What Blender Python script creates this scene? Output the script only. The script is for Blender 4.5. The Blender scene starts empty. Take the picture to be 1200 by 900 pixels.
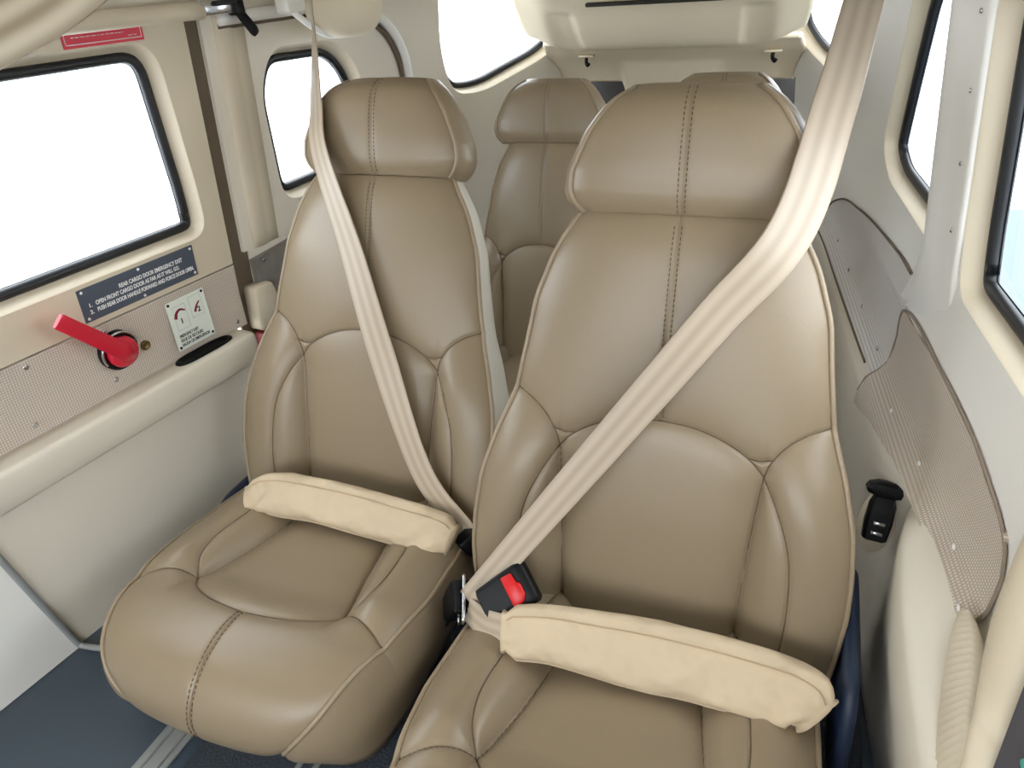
import bpy, bmesh, math, random
import numpy as np
from mathutils import Vector, Matrix
from mathutils.geometry import delaunay_2d_cdt

C = bpy.context.scene.collection
sc = bpy.context.scene
random.seed(4)
rng = np.random.default_rng(4)

# ------------------------------------------------------------------ camera, sky, exposure
cam_d = bpy.data.cameras.new('camera')
cam_d.sensor_width = 36.0
cam_d.lens = 36.0 * 859.07 / 1200
cam_d.clip_start = 0.02
cam = bpy.data.objects.new('camera', cam_d)
C.objects.link(cam)
cam.matrix_world = Matrix(((0.9304, -0.1261, 0.3442, 0), (0.3606, 0.4837, -0.7975, 0), (-0.0659, 0.8661, 0.4955, 0.975), (0, 0, 0, 1)))
sc.camera = cam

world = bpy.data.worlds.new('overcast_sky')
sc.world = world
world.use_nodes = True
bg = world.node_tree.nodes['Background']
bg.inputs[0].default_value = (0.91, 0.96, 1.0, 1)
bg.inputs[1].default_value = 7.2
sc.view_settings.view_transform = 'Standard'
sc.view_settings.look = 'None'
sc.view_settings.gamma = 1
sc.view_settings.use_curve_mapping = False
sc.view_settings.exposure = 0.0

# ------------------------------------------------------------------ materials
def lin(r, g, b):
    f = lambda c: (c / 255 / 12.92) if c / 255 <= 0.04045 else ((c / 255 + 0.055) / 1.055) ** 2.4
    return (f(r), f(g), f(b), 1)

def mat(name, rgb, rough=0.5, metal=0.0, spec=0.5, bump=None, var=None, coat=0.0, sheen=0.0):
    """bump = (kind, scale, strength, distance); var = (scale, amount) mottles the colour."""
    m = bpy.data.materials.new(name)
    m.use_nodes = True
    nt = m.node_tree
    b = nt.nodes['Principled BSDF']
    col = lin(*rgb)
    b.inputs['Base Color'].default_value = col
    b.inputs['Roughness'].default_value = rough
    b.inputs['Metallic'].default_value = metal
    b.inputs['Specular IOR Level'].default_value = spec
    b.inputs['Coat Weight'].default_value = coat
    b.inputs['Sheen Weight'].default_value = sheen
    tc = nt.nodes.new('ShaderNodeTexCoord')
    if var:
        n = nt.nodes.new('ShaderNodeTexNoise')
        n.inputs['Scale'].default_value = var[0]
        n.inputs['Detail'].default_value = 5
        nt.links.new(tc.outputs['Object'], n.inputs['Vector'])
        mx = nt.nodes.new('ShaderNodeMix'); mx.data_type = 'RGBA'
        a = var[1]
        mx.inputs[6].default_value = (col[0] * (1 - a), col[1] * (1 - a), col[2] * (1 - a), 1)
        mx.inputs[7].default_value = (min(1, col[0] * (1 + a)), min(1, col[1] * (1 + a)), min(1, col[2] * (1 + a)), 1)
        nt.links.new(n.outputs['Fac'], mx.inputs[0])
        nt.links.new(mx.outputs[2], b.inputs['Base Color'])
    if bump:
        kind, scale, strength, dist = bump
        bp = nt.nodes.new('ShaderNodeBump')
        bp.inputs['Strength'].default_value = strength
        bp.inputs['Distance'].default_value = dist
        if kind == 'leather':
            t = nt.nodes.new('ShaderNodeTexVoronoi'); t.inputs['Scale'].default_value = scale
            nt.links.new(tc.outputs['Object'], t.inputs['Vector'])
            nt.links.new(t.outputs['Distance'], bp.inputs['Height'])
        elif kind in ('noise', 'soft'):
            t = nt.nodes.new('ShaderNodeTexNoise'); t.inputs['Scale'].default_value = scale; t.inputs['Detail'].default_value = 4 if kind == 'noise' else 1
            nt.links.new(tc.outputs['Object'], t.inputs['Vector'])
            nt.links.new(t.outputs['Fac'], bp.inputs['Height'])
        elif kind in ('weave', 'ribs'):
            ws = []
            for ax in (('Y', 'Z') if kind == 'weave' else ('Z',)):
                t = nt.nodes.new('ShaderNodeTexWave'); t.wave_type = 'BANDS'; t.bands_direction = ax
                t.inputs['Scale'].default_value = scale
                nt.links.new(tc.outputs['Object'], t.inputs['Vector']); ws.append(t)
            h = ws[0].outputs['Fac']
            if len(ws) == 2:
                mm = nt.nodes.new('ShaderNodeMath'); mm.operation = 'MULTIPLY'
                nt.links.new(ws[0].outputs['Fac'], mm.inputs[0]); nt.links.new(ws[1].outputs['Fac'], mm.inputs[1]); h = mm.outputs[0]
            nt.links.new(h, bp.inputs['Height'])
            mx = nt.nodes.new('ShaderNodeMix'); mx.data_type = 'RGBA'
            mx.inputs[6].default_value = (col[0] * .72, col[1] * .72, col[2] * .72, 1)
            mx.inputs[7].default_value = (min(1, col[0] * 1.3), min(1, col[1] * 1.3), min(1, col[2] * 1.3), 1)
            nt.links.new(h, mx.inputs[0]); nt.links.new(mx.outputs[2], b.inputs['Base Color'])
        nt.links.new(bp.outputs['Normal'], b.inputs['Normal'])
    return m

def webbing(name, rgb, stripe):
    """seat-belt webbing: lengthwise stripes follow the ribbon's own UVs."""
    m = mat(name, rgb, 0.42, spec=0.5)
    nt = m.node_tree; b = nt.nodes['Principled BSDF']
    uv = nt.nodes.new('ShaderNodeUVMap')
    w = nt.nodes.new('ShaderNodeTexWave'); w.bands_direction = 'X'; w.inputs['Scale'].default_value = 1.0; w.inputs['Distortion'].default_value = 0.3
    nt.links.new(uv.outputs['UV'], w.inputs['Vector'])
    mx = nt.nodes.new('ShaderNodeMix'); mx.data_type = 'RGBA'
    c = lin(*rgb); s = lin(*stripe)
    mx.inputs[6].default_value = c; mx.inputs[7].default_value = s
    nt.links.new(w.outputs['Fac'], mx.inputs[0]); nt.links.new(mx.outputs[2], b.inputs['Base Color'])
    w2 = nt.nodes.new('ShaderNodeTexWave'); w2.bands_direction = 'Y'; w2.inputs['Scale'].default_value = 60
    nt.links.new(uv.outputs['UV'], w2.inputs['Vector'])
    bp = nt.nodes.new('ShaderNodeBump'); bp.inputs['Strength'].default_value = 0.06; bp.inputs['Distance'].default_value = 0.0006
    nt.links.new(w2.outputs['Fac'], bp.inputs['Height']); nt.links.new(bp.outputs['Normal'], b.inputs['Normal'])
    return m

M = {}
M['leather'] = mat('tan_leather', (137, 121, 98), 0.37, spec=0.5, bump=('leather', 420, 0.10, 0.0008))
M['lit_band'] = mat('side_band_window_light', (206, 200, 186), 0.4, bump=('leather', 420, 0.08, 0.0008))  # backrest sides: window light on them is put into this paler colour
M['piping'] = mat('tan_leather_piping', (146, 129, 105), 0.4)
M['thread'] = mat('brown_seam_thread', (98, 80, 58), 0.7)
M['seat_metal'] = mat('dark_seat_frame_metal', (44, 46, 50), 0.5, 0.4)
M['navy'] = mat('navy_vinyl', (18, 34, 58), 0.5)
M['plastic'] = mat('beige_trim_plastic', (218, 210, 195), 0.5, bump=('noise', 500, 0.08, 0.0006))
M['plastic_warm'] = mat('warm_beige_trim', (206, 194, 172), 0.55, bump=('noise', 350, 0.1, 0.0006))
M['plastic_light'] = mat('pale_trim_plastic', (234, 232, 227), 0.42, bump=('noise', 500, 0.08, 0.0006))
M['headliner'] = mat('beige_headliner', (222, 209, 184), 0.75, bump=('noise', 300, 0.1, 0.0006))
M['fabric'] = mat('woven_wall_fabric', (206, 193, 180), 0.85, bump=('weave', 75, 0.5, 0.0015))
M['fabric_grey'] = mat('grey_wall_fabric', (214, 209, 205), 0.8, bump=('weave', 75, 0.4, 0.001))
M['fabric_cord'] = mat('taupe_edge_cord', (140, 126, 112), 0.8)
M['ribbed'] = mat('ribbed_cream_fabric', (206, 194, 172), 0.85)
M['rubber'] = mat('black_rubber', (16, 18, 22), 0.45)
M['black'] = mat('black_plastic', (7, 8, 10), 0.45, spec=0.22)
M['chrome'] = mat('polished_metal', (205, 205, 208), 0.2, 1.0)
M['brass'] = mat('brass', (120, 100, 70), 0.35, 1.0)
M['red'] = mat('red_paint', (205, 22, 52), 0.28, coat=0.4)
M['red_button'] = mat('red_plastic', (200, 14, 20), 0.35)
M['sticker'] = mat('red_sticker', (205, 40, 62), 0.4)
M['placard_dark'] = mat('slate_placard', (74, 82, 96), 0.4)
M['placard_white'] = mat('white_placard', (226, 232, 222), 0.4)
M['white'] = mat('white_lettering', (235, 236, 236), 0.5)
M['ink'] = mat('black_ink', (24, 26, 30), 0.6)
M['ink_red'] = mat('dark_red_ink', (120, 14, 36), 0.6)
M['ink_pale'] = mat('pale_grey_ink', (186, 196, 192), 0.6)
M['floor'] = mat('slate_blue_vinyl_floor', (62, 73, 84), 0.42, var=(6, 0.12))
M['carpet'] = mat('dark_speckled_carpet', (56, 62, 70), 0.95, bump=('noise', 260, 0.8, 0.004), var=(300, 0.5))
M['rail'] = mat('grey_rail', (150, 152, 150), 0.45, 0.2)
M['dark_gap'] = mat('dark_door_gap', (96, 82, 66), 0.7)
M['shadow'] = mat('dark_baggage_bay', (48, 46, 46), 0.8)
M['steel_plate'] = mat('scuffed_grey_plate', (150, 146, 140), 0.45, 0.5, var=(25, 0.35))
M['canvas'] = mat('cream_canvas', (196, 177, 149), 0.8, bump=('soft', 34, 0.75, 0.012), var=(10, 0.10))
M['canvas_seam'] = mat('tan_canvas_stitching', (186, 162, 130), 0.8)
M['web'] = webbing('beige_webbing', (166, 150, 130), (182, 167, 148))
M['web_front'] = webbing('striped_beige_webbing', (150, 136, 114), (198, 188, 168))
M['slot'] = mat('dark_slot', (40, 36, 30), 0.8)
M['panel_grey'] = mat('dark_grey_panel', (72, 72, 82), 0.5)
M['teal'] = mat('teal_jewel', (60, 170, 150), 0.3)
M['cream'] = mat('cream_paint', (224, 210, 184), 0.4)
M['apron'] = mat('pale_blue_concrete', (90, 101, 107), 0.8, var=(0.6, 0.08))
M['concrete'] = mat('bright_concrete', (246, 246, 246), 0.8)
M['hangar'] = mat('white_hangar_paint', (240, 243, 246), 0.7)

gm = bpy.data.materials.new('clear_acrylic')
gm.use_nodes = True
nt = gm.node_tree
nt.nodes.remove(nt.nodes['Principled BSDF'])
tr = nt.nodes.new('ShaderNodeBsdfTransparent'); tr.inputs[0].default_value = (0.97, 0.985, 1, 1)
gl = nt.nodes.new('ShaderNodeBsdfGlossy'); gl.inputs['Roughness'].default_value = 0.02
fr = nt.nodes.new('ShaderNodeLayerWeight'); fr.inputs[0].default_value = 0.5
pw = nt.nodes.new('ShaderNodeMath'); pw.operation = 'POWER'; pw.inputs[1].default_value = 5
ml = nt.nodes.new('ShaderNodeMath'); ml.operation = 'MULTIPLY_ADD'; ml.inputs[1].default_value = 0.35; ml.inputs[2].default_value = 0.02
nt.links.new(fr.outputs['Facing'], pw.inputs[0]); nt.links.new(pw.outputs[0], ml.inputs[0])
ms = nt.nodes.new('ShaderNodeMixShader')
nt.links.new(ml.outputs[0], ms.inputs[0]); nt.links.new(tr.outputs[0], ms.inputs[1]); nt.links.new(gl.outputs[0], ms.inputs[2])
nt.links.new(ms.outputs[0], nt.nodes['Material Output'].inputs[0])
M['glass'] = gm

# ------------------------------------------------------------------ object helpers
def link(name, data, parent=None):
    o = bpy.data.objects.new(name, data)
    C.objects.link(o)
    if parent is not None:
        o.parent = parent
    return o

def mesh(name, V, F, m, parent=None, smooth=True, uv=None):
    me = bpy.data.meshes.new(name)
    me.from_pydata([tuple(map(float, v)) for v in V], [], [tuple(map(int, f)) for f in F])
    me.materials.append(m)
    if uv is not None:
        l = me.uv_layers.new(name='UVMap')
        for i, lp in enumerate(me.loops):
            l.data[i].uv = uv[lp.vertex_index]
    if smooth:
        me.polygons.foreach_set('use_smooth', [True] * len(me.polygons))
    me.update()
    bm = bmesh.new(); bm.from_mesh(me); bmesh.ops.recalc_face_normals(bm, faces=bm.faces); bm.to_mesh(me); bm.free()
    return link(name, me, parent)

def frombm(name, bm, m, parent=None, smooth=True, angle=40):
    bmesh.ops.recalc_face_normals(bm, faces=bm.faces)
    me = bpy.data.meshes.new(name)
    bm.to_mesh(me); bm.free()
    me.materials.append(m)
    if smooth:
        me.polygons.foreach_set('use_smooth', [True] * len(me.polygons))
        me.set_sharp_from_angle(angle=math.radians(angle))
    return link(name, me, parent)

def tag(o, label=None, cat=None, group=None, kind=None):
    if label: o['label'] = label
    if cat: o['category'] = cat
    if group: o['group'] = group
    if kind: o['kind'] = kind
    return o

def empty(name, loc=(0, 0, 0), rz=0.0):
    o = bpy.data.objects.new(name, None)
    C.objects.link(o)
    o.location = loc
    o.rotation_euler = (0, 0, rz)
    o.empty_display_size = 0.05
    return o

class MB:
    """collects pieces into one mesh"""
    def __init__(s): s.V = []; s.F = []
    def add(s, V, F):
        n = len(s.V)
        s.V += [tuple(v) for v in V]
        s.F += [tuple(i + n for i in f) for f in F]
        return s
    def build(s, name, m, parent=None, smooth=True):
        return mesh(name, s.V, s.F, m, parent, smooth)

def nrm(a):
    a = np.asarray(a, float)
    return a / (np.linalg.norm(a) + 1e-12)

def spline(P, n):
    """Catmull-Rom through P, n samples spread by length"""
    P = np.asarray(P, float)
    if len(P) == 2:
        t = np.linspace(0, 1, n)[:, None]
        return P[0] * (1 - t) + P[1] * t
    Q = np.vstack([2 * P[0] - P[1], P, 2 * P[-1] - P[-2]])
    out = []
    for i in range(1, len(Q) - 2):
        for t in np.linspace(0, 1, 24, endpoint=False):
            a, b, c, d = Q[i - 1], Q[i], Q[i + 1], Q[i + 2]
            out.append(0.5 * (2 * b + (c - a) * t + (2 * a - 5 * b + 4 * c - d) * t * t + (3 * b - a - 3 * c + d) * t ** 3))
    out.append(P[-1])
    out = np.array(out)
    L = np.r_[0, np.cumsum(np.linalg.norm(np.diff(out, axis=0), axis=1))]
    u = np.linspace(0, L[-1], n)
    return np.array([np.interp(u, L, out[:, k]) for k in range(out.shape[1])]).T

def tube(P, r, n=8, closed=False):
    P = np.asarray(P, float)
    N = len(P)
    T = np.roll(P, -1, 0) - np.roll(P, 1, 0) if closed else np.gradient(P, axis=0)
    T = np.array([nrm(t) for t in T])
    a = np.array([0, 0, 1.0]) if abs(T[0][2]) < 0.9 else np.array([1.0, 0, 0])
    u = nrm(np.cross(T[0], a))
    V = []
    R = r if hasattr(r, '__len__') else [r] * N
    for i in range(N):
        u = nrm(u - T[i] * np.dot(u, T[i]))
        w = np.cross(T[i], u)
        for k in range(n):
            t = 2 * math.pi * k / n
            V.append(P[i] + R[i] * (u * math.cos(t) + w * math.sin(t)))
    F = []
    for i in range(N if closed else N - 1):
        j = (i + 1) % N
        for k in range(n):
            F.append((i * n + k, i * n + (k + 1) % n, j * n + (k + 1) % n, j * n + k))
    if not closed:
        F.append(tuple(range(n))[::-1]); F.append(tuple((N - 1) * n + k for k in range(n)))
    return V, F

def box(c, size, bev=0.002, seg=2, rot=None):
    """bevelled box as (V, F)"""
    bm = bmesh.new()
    bmesh.ops.create_cube(bm, size=1)
    bmesh.ops.scale(bm, vec=size, verts=bm.verts)
    if bev > 0:
        bmesh.ops.bevel(bm, geom=bm.edges[:], offset=bev, segments=seg, affect='EDGES', profile=0.5)
    if rot is not None:
        bmesh.ops.transform(bm, matrix=rot, verts=bm.verts)
    bmesh.ops.translate(bm, vec=c, verts=bm.verts)
    bm.verts.index_update()
    V = [tuple(v.co) for v in bm.verts]; F = [tuple(v.index for v in f.verts) for f in bm.faces]
    bm.free()
    return V, F

def lathe(prof, n=24, frame=None, at=(0, 0, 0)):
    """prof = [(r, h)]; frame = (u, v, axis)"""
    u, v, a = frame if frame else (np.array([1., 0, 0]), np.array([0, 1., 0]), np.array([0, 0, 1.]))
    at = np.asarray(at, float)
    V = []; F = []
    for r, h in prof:
        for k in range(n):
            t = 2 * math.pi * k / n
            V.append(at + u * r * math.cos(t) + v * r * math.sin(t) + a * h)
    for i in range(len(prof) - 1):
        for k in range(n):
            F.append((i * n + k, i * n + (k + 1) % n, (i + 1) * n + (k + 1) % n, (i + 1) * n + k))
    F.append(tuple(range(n))[::-1]); F.append(tuple((len(prof) - 1) * n + k for k in range(n)))
    return V, F

def loft(rings, closed=True, caps=True):
    """rings: list of equal-length loops"""
    n = len(rings[0])
    V = [p for r in rings for p in r]
    F = []
    for i in range(len(rings) - 1):
        for k in range(n if closed else n - 1):
            F.append((i * n + k, i * n + (k + 1) % n, (i + 1) * n + (k + 1) % n, (i + 1) * n + k))
    if caps and closed:
        F.append(tuple(range(n))[::-1]); F.append(tuple((len(rings) - 1) * n + k for k in range(n)))
    return V, F

def ribbon(P, Wd, width, thick, m, name, parent=None, n=90, repeat=3):
    """a webbing strap: centre line P, width direction Wd at each control point"""
    c = spline(P, n)
    w = spline(Wd, n)
    wid = np.full(n, width) if not hasattr(width, '__len__') else spline(np.asarray(width, float)[:, None], n)[:, 0]
    T = np.gradient(c, axis=0)
    V = []; uv = []
    L = np.r_[0, np.cumsum(np.linalg.norm(np.diff(c, axis=0), axis=1))]
    for i in range(n):
        t = nrm(T[i]); d = nrm(w[i] - t * np.dot(w[i], t)); nn = np.cross(t, d)
        for a, b in ((-.5, -.35), (-.47, -.5), (-.2, -.5), (.2, -.5), (.47, -.5), (.5, -.35), (.5, .35), (.47, .5), (.2, .5), (-.2, .5), (-.47, .5), (-.5, .35)):
            V.append(c[i] + d * a * wid[i] + nn * b * thick)
            uv.append(((a + .5) * repeat * 0.3, L[i] * 1.0))
    k = 12
    F = [(i * k + j, i * k + (j + 1) % k, (i + 1) * k + (j + 1) % k, (i + 1) * k + j) for i in range(n - 1) for j in range(k)]
    F += [tuple(range(k))[::-1], tuple((n - 1) * k + j for j in range(k))]
    return mesh(name, V, F, m, parent, True, uv)

def sst(x, a, b):
    t = np.clip((x - a) / (b - a), 0, 1); return t * t * (3 - 2 * t)

# ------------------------------------------------------------------ cabin side-wall surface
TA = math.radians(6.7); CT, ST = math.cos(TA), math.sin(TA); L5 = math.tan(math.radians(5))
ZR, RR = 0.935, 0.13
def W(side, s, q, off=0.0):
    """side wall: s runs aft along the wall from mid-door, q up the wall, off = distance inboard"""
    z, inn = q, 0.0
    if q > ZR:
        a = (q - ZR) / RR
        z = ZR + RR * math.sin(a); inn = RR * (1 - math.cos(a))
        off_z = -off * math.sin(a); off_n = off * math.cos(a)
    else:
        off_z, off_n = 0.0, off
    o = off_n + max(0, min(q, ZR) - .45) * L5 + .30 * max(0, s - .9) ** 2 + inn
    x = -1.04 + ST * s + CT * o
    y = .85 + CT * s - ST * o
    return np.array([x if side == 'L' else -.829 - x, y, z + off_z])

def wall_frame(side):
    """along-wall (aft) vector, up vector, inboard normal of the leaning upper wall"""
    sg = 1 if side == 'L' else -1
    d = np.array([sg * ST, CT, 0]); n0 = np.array([sg * CT, -ST, 0])
    u = nrm(n0 * L5 + np.array([0, 0, 1.]))
    n = nrm(n0 - np.array([0, 0, 1.]) * L5)
    return d, u, n

def rloop(P, radii, k=8):
    """round the corners of polygon P (2-D)"""
    P = [np.asarray(p, float) for p in P]
    out = []
    N = len(P)
    for i in range(N):
        a, b, c = P[i - 1], P[i], P[(i + 1) % N]
        r = radii[i] if hasattr(radii, '__len__') else radii
        r = min(r, .49 * np.linalg.norm(a - b), .49 * np.linalg.norm(c - b))
        p0 = b + nrm(a - b) * r; p1 = b + nrm(c - b) * r
        for t in np.linspace(0, 1, k):
            out.append((1 - t) ** 2 * p0 + 2 * t * (1 - t) * b + t * t * p1)
    return np.array(out)

def inset(P, d):
    """move a closed 2-D loop inward by d"""
    P = np.asarray(P, float)
    T = np.roll(P, -1, 0) - np.roll(P, 1, 0)
    T /= np.linalg.norm(T, axis=1)[:, None] + 1e-12
    A = .5 * np.sum(P[:, 0] * np.roll(P[:, 1], -1) - np.roll(P[:, 0], -1) * P[:, 1])
    N = np.stack([-T[:, 1], T[:, 0]], 1) * (1 if A > 0 else -1)
    return P + N * d

def inside(poly, p):
    x, y = p; r = False; n = len(poly)
    for i in range(n):
        x1, y1 = poly[i]; x2, y2 = poly[i - 1]
        if (y1 > y) != (y2 > y) and x < (x2 - x1) * (y - y1) / (y2 - y1) + x1: r = not r
    return r

def dense(P, step):
    out = []
    for i in range(len(P)):
        a, b = np.asarray(P[i], float), np.asarray(P[(i + 1) % len(P)], float)
        n = max(1, int(np.linalg.norm(b - a) / step))
        out += [a + (b - a) * t / n for t in range(n)]
    return out

def sheet(name, side, outer, m, holes=(), off=0.0, parent=None, step=0.03, thick=0.012, edge=0.0):
    """a wall panel laid on the side-wall surface, with window holes, thickened outboard"""
    fo = off if callable(off) else (lambda s, q: off)
    outer = dense(outer, step)
    verts = [Vector((p[0], p[1])) for p in outer]
    edges = [(i, (i + 1) % len(outer)) for i in range(len(outer))]
    for h in holes:
        b = len(verts); nh = len(h); verts += [Vector((p[0], p[1])) for p in h]; edges += [(b + i, b + (i + 1) % nh) for i in range(nh)]
    O = np.array(outer); lo = O.min(0); hi = O.max(0)
    for a in np.arange(lo[0] + step / 2, hi[0], step):
        for q in np.arange(lo[1] + step / 2, hi[1], step):
            if inside(outer, (a, q)) and not any(inside(h, (a, q)) for h in holes):
                if min(np.min(np.hypot(*(np.array(l) - (a, q)).T)) for l in [outer] + list(holes)) > step * .35:
                    verts.append(Vector((a, q)))
    r = delaunay_2d_cdt(verts, edges, [], 0, 1e-6)
    V2 = r[0]
    F = []
    for f in r[2]:
        c = (sum(V2[i].x for i in f) / len(f), sum(V2[i].y for i in f) / len(f))
        if inside(outer, c) and not any(inside(h, c) for h in holes): F.append(f)
    top = [W(side, v.x, v.y, fo(v.x, v.y)) for v in V2]
    bot = [W(side, v.x, v.y, fo(v.x, v.y) - thick) for v in V2]
    n = len(V2)
    E = {}
    for f in F:
        for i in range(len(f)):
            e = (f[i], f[(i + 1) % len(f)])
            E[e] = E.get(e, 0) + 1
    FF = [tuple(f) for f in F] + [tuple(i + n for i in f)[::-1] for f in F]
    for (a, b) in E:
        if (b, a) not in E:
            FF.append((b, a, a + n, b + n))
    o = mesh(name, top + bot, FF, m, parent, True)
    o.data.set_sharp_from_angle(angle=math.radians(35))
    return o

def wring(side, loops, offs, name, m, parent=None):
    """a surround: successive loops on the wall surface at successive depths"""
    rings = [[W(side, p[0], p[1], o) for p in l] for l, o in zip(loops, offs)]
    V, F = loft(rings, True, False)
    return mesh(name, V, F, m, parent, True)

def wtube(side, P, off, r, name, m, parent=None, n=40, closed=False, k=8):
    pts = [W(side, p[0], p[1], off) for p in (P if closed else spline(P, n))]
    V, F = tube(pts, r, k, closed)
    return mesh(name, V, F, m, parent, True)

def window(side, nm, loop, off, idx, rev=0.028, rm='plastic_warm'):
    """reveal, black seal and acrylic pane set into a hole"""
    root = empty('window_%d' % idx, W(side, float(np.mean(loop[:, 0])), float(np.min(loop[:, 1])), off))
    tag(root, kind='structure')
    def fix(o):
        o.parent = root; o.matrix_parent_inverse = Matrix.Translation(-Vector(root.location)); return o
    i1, i2 = inset(loop, .006), inset(loop, .016)
    fix(wring(side, [loop, inset(loop, .003), i1, i2], [off, off - .003, off - .010, off - rev], 'reveal', M[rm]))
    fix(wtube(side, inset(loop, .021), off - rev, .0085, 'seal', M['rubber'], closed=True, k=10))
    fix(wring(side, [inset(loop, .014), inset(loop, .030)], [off - rev - .004, off - rev - .004], 'seal_strip', M['rubber']))
    pl = inset(loop, .020)
    rings = [[W(side, p[0], p[1], off - rev - .006 - d) for p in pl] for d in (0, .003)]
    V, F = loft(rings, True, True)
    fix(mesh('pane', V, F, M['glass'], None, False))
    return root

# ================================================================== THE SETTING
# ---- floor
V, F = box((-.42, .8, -.02), (2.1, 5.0, .04), .002)
tag(mesh('floor', V, F, M['floor'], smooth=False), kind='structure')
V, F = box((-.285, 1.0, .002), (.90, 2.2, .010), .003)
tag(mesh('floor_carpet', V, F, M['carpet'], smooth=False), 'dark speckled carpet laid between and under the tan seats', 'carpet')

# ---- ground outside
def ground(name, x0, x1, y0, y1, z, m):
    o = mesh(name, [(x0, y0, z), (x1, y0, z), (x1, y1, z), (x0, y1, z), (x0, y0, z - .2), (x1, y0, z - .2), (x1, y1, z - .2), (x0, y1, z - .2)],
             [(0, 1, 2, 3), (7, 6, 5, 4), (0, 4, 5, 1), (1, 5, 6, 2), (2, 6, 7, 3), (3, 7, 4, 0)], m, smooth=False)
    return tag(o, kind='structure')
ground('ground_apron', 0.9, 14, -8, 7.2, -1.10, M['apron'])
ground('ground_concrete', -30, 40, -12, 60, -1.12, M['concrete'])

# ---- window outlines on the wall surface (s, q)
WIN = {
    'door': rloop([(-.62, .586), (.150, .586), (.150, .66), (.128, .912), (-.62, .912)], [.03, .055, .04, .055, .03]),
    'aft': rloop([(.352, .585), (.64, .592), (.665, .66), (.625, .81), (.56, .868), (.375, .872), (.335, .80)], [.05, .06, .05, .06, .05, .06, .05]),
    'aft_right': rloop([(.16, .597), (.60, .602), (.685, .640), (.615, .77), (.520, .93), (.18, .93)], [.05, .05, .06, .1, .06, .05]),
    'rear': rloop([(.950, .99), (.950, .80), (1.00, .690), (1.14, .675), (1.40, .730), (1.495, .785), (1.505, .99)], [.03, .08, .07, .08, .06, .05, .03]),
    'front_right': rloop([(-.60, .585), (.118, .588), (.128, .66), (.128, .935), (-.60, .935)], [.03, .05, .04, .05, .03]),
}
TOP = ZR + RR * math.pi / 2

# ---- fixed side walls
o = sheet('wall_left', 'L', [(.225, .525), (1.47, .485), (1.47, .655), (2.05, .70), (2.05, 1.05), (1.6, TOP), (-1.45, TOP), (-2.0, .945), (.225, .945)], M['plastic'],
          [WIN['aft'], WIN['rear']], .0, step=.035)
tag(o, kind='structure')
o = sheet('wall_left_lower', 'L', [(.16, -.0), (1.47, -.0), (1.47, .485), (.24, .525), (.24, .36), (.16, .30)], M['plastic'], off=-.004, step=.06)
tag(o, kind='structure')
o = sheet('wall_right', 'R', [(-2.0, .40), (1.47, .40), (1.47, .655), (2.05, .70), (2.05, 1.05), (1.6, TOP), (-1.45, TOP), (-2.0, .70)], M['plastic_light'],
          [WIN['front_right'], WIN['aft_right'], WIN['rear']], lambda s, q: .022 * max(0, min(1, (.585 - q) / .08)), step=.03)
tag(o, kind='structure')
window('L', 'aft', WIN['aft'], 0, 2)
window('L', 'rear', WIN['rear'], 0, 3)
window('R', 'front', WIN['front_right'], 0, 4)
window('R', 'aft', WIN['aft_right'], 0, 5)
window('R', 'rear', WIN['rear'], 0, 6)

# ---- ceiling
rows = []
for s in np.linspace(-1.45, 1.6, 24):
    a = W('L', s, TOP, 0); b = W('R', s, TOP, 0)
    rows.append([a + (b - a) * t + np.array([0, 0, .012 * math.sin(math.pi * t)]) for t in np.linspace(0, 1, 14)])
up_ = [[p + np.array([0, 0, .015]) for p in r] for r in rows]
def grid_faces(nr, nc, base=0):
    return [(base + i * nc + j, base + i * nc + j + 1, base + (i + 1) * nc + j + 1, base + (i + 1) * nc + j) for i in range(nr - 1) for j in range(nc - 1)]
V = [p for r in rows for p in r] + [p for r in up_ for p in r]
F = grid_faces(24, 14) + grid_faces(24, 14, 24 * 14)
tag(mesh('ceiling', V, F, M['headliner']), kind='structure')

# ---- front bulkhead under the windshield, behind the camera
V, F = box((-.4145, -1.16, .31), (2.1, .03, .66), .01)
tag(mesh('wall_front', V, F, M['panel_grey'], None, False), kind='structure')

# ---- rear overhead headliner moulding and baggage-bay bulkhead
def xspan(y, z, s_hint=1.4):
    """half width of the cabin at y"""
    best = None
    for s in np.linspace(.6, 2.0, 141):
        p = W('L', s, min(z, ZR), 0)
        if best is None or abs(p[1] - y) < best[0]: best = (abs(p[1] - y), -.4145 - p[0])
    return best[1]
def moulding(name, prof, wfac, m, edge_drop=0.0, nx=40, parent=None, zed=None):
    V = []; nc = nx + 1
    for k, (y, z) in enumerate(prof):
        h = (xspan(y, z)) * (wfac[k] if hasattr(wfac, '__len__') else wfac)
        for j in range(nc):
            t = -1 + 2 * j / nx
            zz = z + (zed(t, k) if zed else 0)
            V.append((-.4145 + h * t, y + edge_drop * abs(t) ** 3, zz))
    n = len(V)
    V2 = [(x, y + .006, z + .012) for x, y, z in V]
    F = grid_faces(len(prof), nc) + [tuple(i + n for i in f)[::-1] for f in grid_faces(len(prof), nc)]
    nr = len(prof)
    B = [i * nc for i in range(nr)]; B2 = [i * nc + nx for i in range(nr)]
    for bb in (B, B2):
        for a, b in zip(bb[:-1], bb[1:]): F.append((a, b, b + n, a + n))
    for r in (0, nr - 1):
        for j in range(nx): F.append((r * nc + j, r * nc + j + 1, r * nc + j + 1 + n, r * nc + j + n))
    return mesh(name, V + V2, F, m, parent)
over = empty('overhead_moulding', (-.4145, 2.15, .75))
tag(over, 'pale overhead headliner moulding with long dark slot above the rear seats', 'ceiling moulding')
def reparent(o, root):
    o.parent = root; o.matrix_parent_inverse = root.matrix_world.inverted() if False else Matrix.Translation(-Vector(root.location)); return o
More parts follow.
